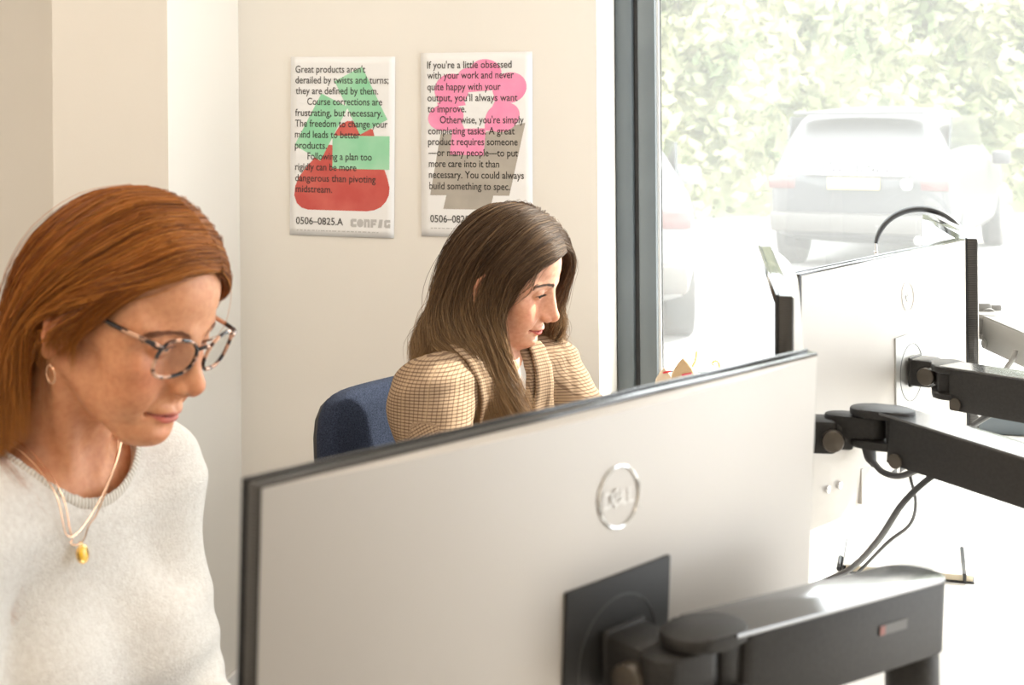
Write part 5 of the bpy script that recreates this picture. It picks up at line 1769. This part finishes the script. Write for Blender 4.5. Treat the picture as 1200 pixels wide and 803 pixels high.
side = [
    gn([(.058, -.058, .052), (.046, -.066, .034), (.030, -.074, .008), (.014, -.080, -.018)], [(-.004, 0, -.014), (-.008, 0, -.034)]),
    gn([(.046, -.066, .048), (.030, -.074, .028), (.012, -.081, .002), (-.002, -.083, -.018)], [(-.004, 0, -.008), (-.008, 0, -.020)]),
    gn([(.030, -.072, .040), (.014, -.080, .018), (-.004, -.086, -.006), (-.020, -.086, -.022)], [(-.006, 0, -.014), (-.012, 0, -.040)]),
]
sheets = [dict(guides=right, under_len=14, count=8200, thick=0.010, wave=0.004, clump=520, clumpk=0.45, tipmix=0.5, fuzz=0.0024, fly=0.05, flip=1.0),
          dict(guides=side, count=700, thick=0.002, wave=0.002, clump=350, clumpk=0.2, short=0.8, rscale=0.6, tipmix=0.3, fuzz=0.0012, fly=0.0, flip=1.0, under=False),
          dict(guides=left, under_len=14, count=5200, thick=0.010, wave=0.004, clump=380, clumpk=0.45, tipmix=0.5, fuzz=0.0024, fly=0.06, flip=-1.0)]
make_hair('hair', sheets, 11, 0.00030, M['ginger'], nbody, nroot, push=pusher([nF, Fs_], 0.002))
Fc = Field(pn.nb - [0.13, 0.13, 0.11], pn.nb + [0.13, 0.13, 0.09], 0.0020)
torso(Fc, pn, 0.0155, k=0.045, arms=False)
a_ = Field(pn.nb - [0.13, 0.13, 0.11], pn.nb + [0.13, 0.13, 0.09], 0.0020)
a_.cap(ncx - hole_ax * 0.045, ncx + hole_ax * 0.2, 0.0825, 0.0955)
h_ = Field(pn.nb - [0.13, 0.13, 0.11], pn.nb + [0.13, 0.13, 0.09], 0.0020)
h_.cap(ncx - hole_ax * 0.045, ncx + hole_ax * 0.2, 0.0750, 0.0885)
i_ = Field(pn.nb - [0.13, 0.13, 0.11], pn.nb + [0.13, 0.13, 0.09], 0.0020)
torso(i_, pn, 0.004, k=0.045, arms=False)
Fc.v = np.maximum.reduce([Fc.v, a_.v, -h_.v, -i_.v])
v, f = Fc.mesh(2)
me = raw_mesh('neckband', v - np.array(nroot), f)
q = v - ncx
xx = pn.l; yy = np.cross(hole_ax, xx)
ang = np.arctan2(q @ yy, q @ xx)
at = me.attributes.new('cloth', 'FLOAT_VECTOR', 'POINT')
at.data.foreach_set('vector', np.stack([ang * 0.083, 0 * ang, 0 * ang], 1).astype(np.float32).ravel())
link('neckband', me, M['rib'], nbody)
Fl = Field(pn.hip - [0.75, 0.75, pn.hip[2]], pn.hip + [0.75, 0.75, 0.14], 0.008)
legs(Fl, pn, 0.010); Fl.half((0, 0, 0.085), (0, 0, -1))
garment('trousers', Fl, pn, nbody, nroot, M['trousers'])
shoes(pn, 'shoe', M['shoe'], nbody)

# ---- spectacles (a thing of their own, resting on the nose and ears)
L2 = lambda q: np.asarray(on_) + Rn @ np.asarray(q, float)
def tortoise():
    m = mat('tortoiseshell', (0.3, 0.15, 0.08), 0.15)
    t, n, l, p = nodes(m)
    tc = n.new('ShaderNodeTexCoord'); nz = n.new('ShaderNodeTexNoise'); nz.inputs['Scale'].default_value = 75; nz.inputs['Detail'].default_value = 1.5
    rp = n.new('ShaderNodeValToRGB')
    e = rp.color_ramp.elements
    e[0].position = 0.44; e[0].color = (0.022, 0.018, 0.020, 1); e[1].position = 0.56; e[1].color = (0.62, 0.36, 0.24, 1)
    x = e.new(0.49); x.color = (0.12, 0.055, 0.035, 1)
    l.new(tc.outputs['Object'], nz.inputs['Vector']); l.new(nz.outputs['Fac'], rp.inputs['Fac']); l.new(rp.outputs['Color'], p.inputs['Base Color'])
    return m
M['tortoise'] = tortoise()
gb = L2((0.108, 0, -0.008))
gl_ = empty('glasses', gb, (0, 0, 0), 'tortoiseshell glasses worn low on the nose of the ginger-haired person', 'glasses')
W2 = lambda q: tuple(L2(q) - gb)
def rim_pts(s, n=44, k=1.0):
    out = []
    for i in range(n):
        a = 2 * math.pi * i / n
        ca, sa = math.cos(a), math.sin(a)
        r_ = (abs(ca) ** 2.5 + abs(sa) ** 2.5) ** (-1 / 2.5)
        y = 0.0345 + 0.0255 * ca * r_ * k
        z = -0.0055 + (0.0205 + 0.0015 * ca) * sa * r_ * k + 0.0015 * (1 if sa > 0 else 0) * ca
        x = 0.1030 - 0.20 * (y - 0.010) + 0.12 * (z + 0.006)
        out.append((x, s * y, z))
    return out
for s in (-1, 1):
    b = B(); b.tube([W2(q) for q in rim_pts(s)], 0.0021, 8, closed=True); b.done('rim', M['tortoise'], gl_)
    b = B(); ring = rim_pts(s, k=0.97); vs = [b.bm.verts.new(W2(q)) for q in ring]; b.bm.faces.new(vs)
    b.done('lens', M['lens'], gl_)
    hx_, hz_ = 0.1030 - 0.20 * 0.048 + 0.0015, 0.0105
    b = B(); b.tube([W2(q) for q in crom([(hx_, s * 0.0590, hz_ - 0.003), (hx_ - 0.004, s * 0.0665, hz_), (hx_ - 0.015, s * 0.0700, hz_ + 0.001), (0.050, s * 0.0745, 0.0125), (0.010, s * 0.0790, 0.0145), (-0.010, s * 0.0800, 0.016), (-0.026, s * 0.0790, 0.004), (-0.034, s * 0.0780, -0.016)], 40)], [0.0030] * 8 + [0.0024] * 32, 8)
    b.done('temple', M['tortoise'], gl_)
b = B(); b.tube([W2(q) for q in crom([(0.1030, -0.0095, 0.003), (0.1060, -0.004, 0.0062), (0.1068, 0, 0.0068), (0.1060, 0.004, 0.0062), (0.1030, 0.0095, 0.003)], 14)], 0.0021, 8); b.done('bridge', M['tortoise'], gl_)

# ---- ear ring and necklace
ec = L2((-0.006, -0.0825, -0.052))
er = empty('earring', ec, (0, 0, 0), 'gold hoop earring in the ear of the ginger-haired person', 'earring')
b = B(); dirf = Rn @ np.array([1, 0, 0]); b.tube([tuple(dirf * 0.0058 * math.cos(t) + np.array([0, 0, 1]) * (0.0085 * math.sin(t) - 0.0078)) for t in np.linspace(0, 2 * math.pi, 28, endpoint=False)], 0.0009, 8, closed=True); b.done('hoop', M['rosegold'], er)
b = B(); b.ball((0, 0, 0.001), 0.0018); b.done('stud', M['rosegold'], er)

def drape(pts, F_, off):
    """lay a chain of points on a surface"""
    P = np.array(pts, float)
    for _ in range(8):
        e = 0.002
        g = np.stack([(F_.sample(P + np.eye(3)[a] * e) - F_.sample(P - np.eye(3)[a] * e)) / (2 * e) for a in range(3)], 1)
        g /= np.linalg.norm(g, axis=1)[:, None] + 1e-9
        d = F_.sample(P) - off
        P = P - g * d[:, None]
    return P
Fd = Field(pn.nb - [0.2, 0.2, 0.28], pn.nb + [0.2, 0.2, 0.10], 0.004)
torso(Fd, pn, 0.0165, k=0.045, arms=False)
n0 = on_ + Rn @ np.array([-0.030, 0, -0.050])
Fd.cap(n0, pn.nb + np.array([0, 0, 0.01]), 0.050, 0.052, 0.022)
def chain_path(low_px, sd, off):
    lowp = at_depth(*low_px)
    c = np.array(pn.nb)
    a = c - pn.l * sd + np.array([0, 0, 0.030]); b_ = c + pn.l * sd + np.array([0, 0, 0.030])
    k = c - pn.f * 0.05 + np.array([0, 0, 0.05])
    lowp = np.array(lowp)
    midr = a * 0.5 + lowp * 0.5 + pn.f * 0.02; midl = b_ * 0.5 + lowp * 0.5 + pn.f * 0.02
    P = crom([k, a, midr, lowp, midl, b_, k], 90)
    return drape(P, Fd, off)
for lab, px, pend in (('fine gold necklace with a citrine pendant on the oatmeal sweater', (143, 648, 1.34), True), ('fine plain gold chain lying just above the citrine pendant', (124, 637, 1.34), False)):
    P = chain_path(px, 0.060 if pend else 0.070, 0.0012 if pend else 0.0034)
    c0 = P[45]
    nk = empty('necklace', c0, (0, 0, 0), lab, 'necklace', 'fine gold chains round the neck')
    b = B(); b.tube([tuple(x - c0) for x in P], 0.0008, 6); b.done('chain', M['rosegold'], nk)
    if pend:
        zf = np.array([0, 0, 1.0]); nf = pn.f * 0.95 + np.array([0, 0, 0.25]); nf /= np.linalg.norm(nf)
        xf = np.cross(zf, nf); xf /= np.linalg.norm(xf); yf = np.cross(nf, xf)
        cc = -yf * 0.010 + nf * 0.003
        b = B(); b.tube([tuple(cc + xf * 0.0062 * math.cos(t) + yf * 0.0080 * math.sin(t)) for t in np.linspace(0, 2 * math.pi, 30, endpoint=False)], 0.0018, 8, closed=True)
        b.tube([tuple(cc + yf * 0.0105 + nf * 0.0018 * math.cos(t) + yf * 0.0018 * math.sin(t)) for t in np.linspace(0, 2 * math.pi, 12, endpoint=False)], 0.0006, 6, closed=True)
        pd = b.done('pendant', M['gold'], nk)
        mt = Matrix(((xf[0], yf[0], nf[0], cc[0]), (xf[1], yf[1], nf[1], cc[1]), (xf[2], yf[2], nf[2], cc[2]), (0, 0, 0, 1)))
        b = B(); b.ball((0, 0, 0), 1.0, 3, None, (0.0056, 0.0074, 0.0034)); bmesh.ops.transform(b.bm, matrix=mt, verts=b.bm.verts)
        b.done('stone', mat('citrine', (0.90, 0.55, 0.04), 0.08, 0.0, 0.8), pd, 60)

# =================================================================== person with long brown hair in a checked jacket
pf = Pose()
pf.f = np.array([math.cos(R(-42)), math.sin(R(-42)), 0]); pf.l = np.array([-pf.f[1], pf.f[0], 0])
pf.nb = np.array([-0.062, 2.500, 1.015])
pf.hip = np.array([-0.098, 2.530, 0.552])
pf.shL = pf.nb + pf.l * 0.152 + pf.f * 0.02 - [0, 0, 0.066]
pf.shR = pf.nb - pf.l * 0.152 + pf.f * 0.02 - [0, 0, 0.066]
pf.elL = pf.shL + pf.f * 0.12 + pf.l * 0.035 - [0, 0, 0.142]
pf.elR = pf.shR + pf.f * 0.10 - pf.l * 0.035 - [0, 0, 0.142]
pf.wrL = pf.elL + pf.f * 0.215 - pf.l * 0.06 + [0, 0, 0.004]
pf.wrR = pf.elR + pf.f * 0.215 + pf.l * 0.06 + [0, 0, 0.004]
of_ = np.array([-0.012, 2.505, 1.150]); Rf = hrot(R(-17), R(20), R(6))
M['far_skin'] = skin_mat('fair_skin_pale')
fbody, froot, fF = person_body('far', 'person with long brown hair in a tan checked jacket, seated on the navy chair', pf, of_, Rf, (0.70, 0.375, 0.245), (0.54, 0.10, 0.085), 9, 1.0, 0.0, (0.07, 0.05, 0.035), (1, -0.45, -0.30), 0.0, 0.0, 0.006)
gf_ = lambda h_, f_: guide(of_, Rf, pf, h_, f_)
right = [
    gf_([(.085, .022, .075), (.079, -.022, .070), (.062, -.052, .056), (.044, -.071, .022), (.036, -.078, -.020), (.032, -.082, -.058)], [(.012, .000, -.05), (.030, .004, -.10), (.055, .010, -.155), (.075, .018, -.205)]),
    gf_([(.066, .020, .104), (.056, -.034, .096), (.038, -.066, .068), (.016, -.082, .028), (.008, -.084, -.012), (.010, -.089, -.055)], [(.014, .000, -.05), (.030, .000, -.11), (.055, .004, -.175), (.070, .010, -.235)]),
    gf_([(.040, .016, .122), (.026, -.038, .116), (.006, -.076, .080), (-.016, -.083, .034), (-.024, -.083, -.012), (-.018, -.094, -.060)], [(.014, -.004, -.05), (.030, -.004, -.11), (.055, -.004, -.18), (.075, .0, -.245)]),
    gf_([(.005, .012, .133), (-.016, -.042, .122), (-.040, -.080, .082), (-.060, -.094, .030), (-.070, -.098, -.025), (-.072, -.104, -.078)], [(.010, -.010, -.045), (.028, -.012, -.100), (.055, -.012, -.160), (.080, -.008, -.225)]),
    gf_([(-.035, .008, .127), (-.058, -.036, .110), (-.084, -.066, .068), (-.096, -.076, .012), (-.096, -.082, -.042), (-.090, -.086, -.085)], [(-.006, -.014, -.030), (-.004, -.026, -.062), (.012, -.034, -.095), (.036, -.034, -.130)]),
    gf_([(-.070, .005, .104), (-.092, -.018, .080), (-.106, -.036, .038), (-.107, -.046, -.015), (-.103, -.054, -.060), (-.096, -.060, -.092)], [(-.014, -.012, -.025), (-.022, -.024, -.050), (-.020, -.036, -.075), (-.004, -.042, -.100)]),
]
left = [
    gf_([(.082, .024, .082), (.094, .046, .070), (.100, .066, .045), (.098, .082, .010), (.096, .090, -.025), (.094, .092, -.052)], [(.004, .004, -.026), (-.004, .002, -.060), (-.020, -.004, -.092), (-.044, -.008, -.112)]),
    gf_([(.066, .022, .104), (.074, .052, .092), (.080, .078, .062), (.078, .094, .020), (.076, .100, -.020), (.074, .101, -.055)], [(.004, .004, -.030), (-.002, .002, -.074), (-.018, -.004, -.116), (-.040, -.008, -.145)]),
    gf_([(.040, .018, .122), (.040, .058, .112), (.036, .088, .078), (.030, .102, .032), (.026, .105, -.015), (.024, .106, -.060)], [(.004, .000, -.05), (.000, .000, -.11), (-.006, .000, -.17), (-.010, .004, -.22)]),
    gf_([(.005, .012, .133), (-.012, .052, .122), (-.034, .084, .082), (-.056, .098, .030), (-.068, .100, -.030), (-.074, .098, -.085)], [(-.004, 0, -.05), (-.006, 0, -.11), (-.004, .004, -.18), (.0, .008, -.24)]),
    gf_([(-.035, .008, .127), (-.058, .040, .110), (-.084, .066, .068), (-.104, .074, .012), (-.102, .072, -.045), (-.098, .066, -.090)], [(-.020, 0, -.04), (-.030, 0, -.09), (-.028, 0, -.14), (-.016, 0, -.18)]),
    gf_([(-.070, .005, .104), (-.092, .020, .080), (-.112, .032, .038), (-.110, .030, -.015), (-.108, .026, -.060), (-.102, .018, -.095)], [(-.030, 0, -.030), (-.050, 0, -.07), (-.056, 0, -.10), (-.044, 0, -.13)]),
]
M['brown'] = hair_mat('brown_hair', (0.050, 0.026, 0.013), (0.125, 0.070, 0.035), (0.24, 0.145, 0.075), (0.50, 0.31, 0.15))
M['brow_b'] = mat('brown_brow', (0.075, 0.040, 0.024), 0.6)
M['lash'] = mat('dark_lashes', (0.02, 0.013, 0.01), 0.5)
lashes(of_, Rf, fbody, froot, M['lash'], 6)
brows(of_, Rf, fbody, froot, M['brow_b'], fF, 4, 1.1)

# jacket, open at the front over a pale top
lo = np.minimum.reduce([pf.hip, pf.elL, pf.elR, pf.wrL, pf.wrR]) - 0.17; lo[2] = pf.hip[2] - 0.12
hi = np.maximum.reduce([pf.nb, pf.shL, pf.shR, pf.wrL, pf.wrR]) + 0.17; hi[2] = pf.nb[2] + 0.10
Fj = Field(lo, hi, 0.0042)
torso(Fj, pf, 0.017, k=0.035, sleeve=0.005)
for sh, el in ((pf.shL, pf.elL), (pf.shR, pf.elR)):           # set-in sleeve heads with a soft ridge
    s_ = 1 if sh is pf.shL else -1
    Fj.ell(sh + pf.l * 0.010 * s_ - [0, 0, 0.030], (0.054, 0.048, 0.060), 0.03)
Fj.half((0, 0, pf.hip[2] - 0.08), (0, 0, -1))
Fj.warp(folds(pf, 0.0042))
def seam(P):
    d = np.zeros(len(P), np.float32)
    for s_, sh in ((1, pf.shL), (-1, pf.shR)):
        y = (P - sh) @ pf.l * s_ - 0.006 + 0.25 * np.abs((P - sh) @ pf.f)
        d += 0.0030 * np.exp(-(y / 0.006) ** 2) * np.exp(-((P - sh) ** 2).sum(1) / 0.12 ** 2)
    return d.astype(np.float32)
Fj.warp(seam)
jc = pf.nb + pf.f * 0.0 + np.array([0, 0, 0.0])
hx2 = np.array([0, 0, 1.0]) + pf.f * 0.15; hx2 /= np.linalg.norm(hx2)
Fj.cap(jc - hx2 * 0.03, jc + hx2 * 0.2, 0.066, 0.075, 0.004, sub=True)
for k_ in range(10):                                          # V opening down the front
    t_ = k_ / 9
    c_ = pf.nb + pf.f * (0.085 + 0.055 * t_) - np.array([0, 0, 0.01 + 0.24 * t_])
    Fj.ell(c_, (0.050 * (1 - t_) + 0.006,) * 2 + (0.040,), 0.004, np.stack([pf.f, pf.l, [0, 0, 1.0]], 1), sub=True)
sheets = [dict(guides=right, under_len=15, count=9000, thick=0.015, wave=0.017, freq=2.0, clump=420, tipmix=0.95, tip0=0.36, fuzz=0.0048, fly=0.05, flip=1.0, clumpk=0.65, short=0.22),
          dict(guides=left, under_len=15, count=6000, thick=0.013, wave=0.016, freq=2.0, clump=300, tipmix=0.95, tip0=0.36, fuzz=0.0050, fly=0.07, flip=-1.0, clumpk=0.65, short=0.22)]
make_hair('hair', sheets, 21, 0.00036, M['brown'], fbody, froot, push=pusher([fF, Fj], 0.003))
garment('jacket', Fj, pf, fbody, froot, M['check'])
Ft = Field(lo, hi, 0.0055)
torso(Ft, pf, 0.006, k=0.035, arms=False)
Ft.half((0, 0, pf.hip[2] - 0.05), (0, 0, -1))
Ft.cap(jc - hx2 * 0.05, jc + hx2 * 0.2, 0.070, 0.09, 0.004, sub=True)
garment('top', Ft, pf, fbody, froot, M['blouse'])
# lapels: bands standing proud along the opening
for s_ in (1, -1):
    b = B(); rows = []
    for k_ in range(15):
        t_ = k_ / 14
        c_ = pf.nb + pf.f * (0.02 + 0.105 * min(1, t_ * 1.6)) + pf.l * s_ * (0.072 - 0.060 * t_) - np.array([0, 0, -0.012 + 0.27 * t_])
        wd = 0.012 + 0.040 * math.sin(math.pi * min(1, 0.12 + t_ * 0.86))
        rows.append([c_ + pf.l * s_ * wd * x for x in np.linspace(-0.1, 1, 5)])
    Fq = Field(lo, hi, 0.008); torso(Fq, pf, 0.021, k=0.035, sleeve=0.005)
    P = drape(np.array(rows).reshape(-1, 3), Fq, 0.001)
    b.grid(P.reshape(15, 5, 3).tolist())
    me_o = b.done('lapel', M['check'], None)
    me_o.data.transform(Matrix.Translation(-froot))
    at = me_o.data.attributes.new('cloth', 'FLOAT_VECTOR', 'POINT')
    at.data.foreach_set('vector', np.stack([(P - pf.nb) @ pf.l, P[:, 2], P[:, 2] * 0], 1).astype(np.float32).ravel())
    md = me_o.modifiers.new('t', 'SOLIDIFY'); md.thickness = 0.004; md.offset = 0
    me_o.parent = fbody
Fl = Field(pf.hip - [0.75, 0.75, pf.hip[2]], pf.hip + [0.75, 0.75, 0.14], 0.008)
legs(Fl, pf, 0.010); Fl.half((0, 0, 0.085), (0, 0, -1))
garment('trousers', Fl, pf, fbody, froot, M['trousers'])
shoes(pf, 'shoe', M['shoe'], fbody)

office_chair('navy office chair behind the person in the checked jacket', (-0.030, 2.516), R(-36), 0.926, 0.12)
office_chair('navy office chair under the ginger-haired person, mostly out of the picture', (-0.500, 1.468), R(-30), 0.93, 0.12)
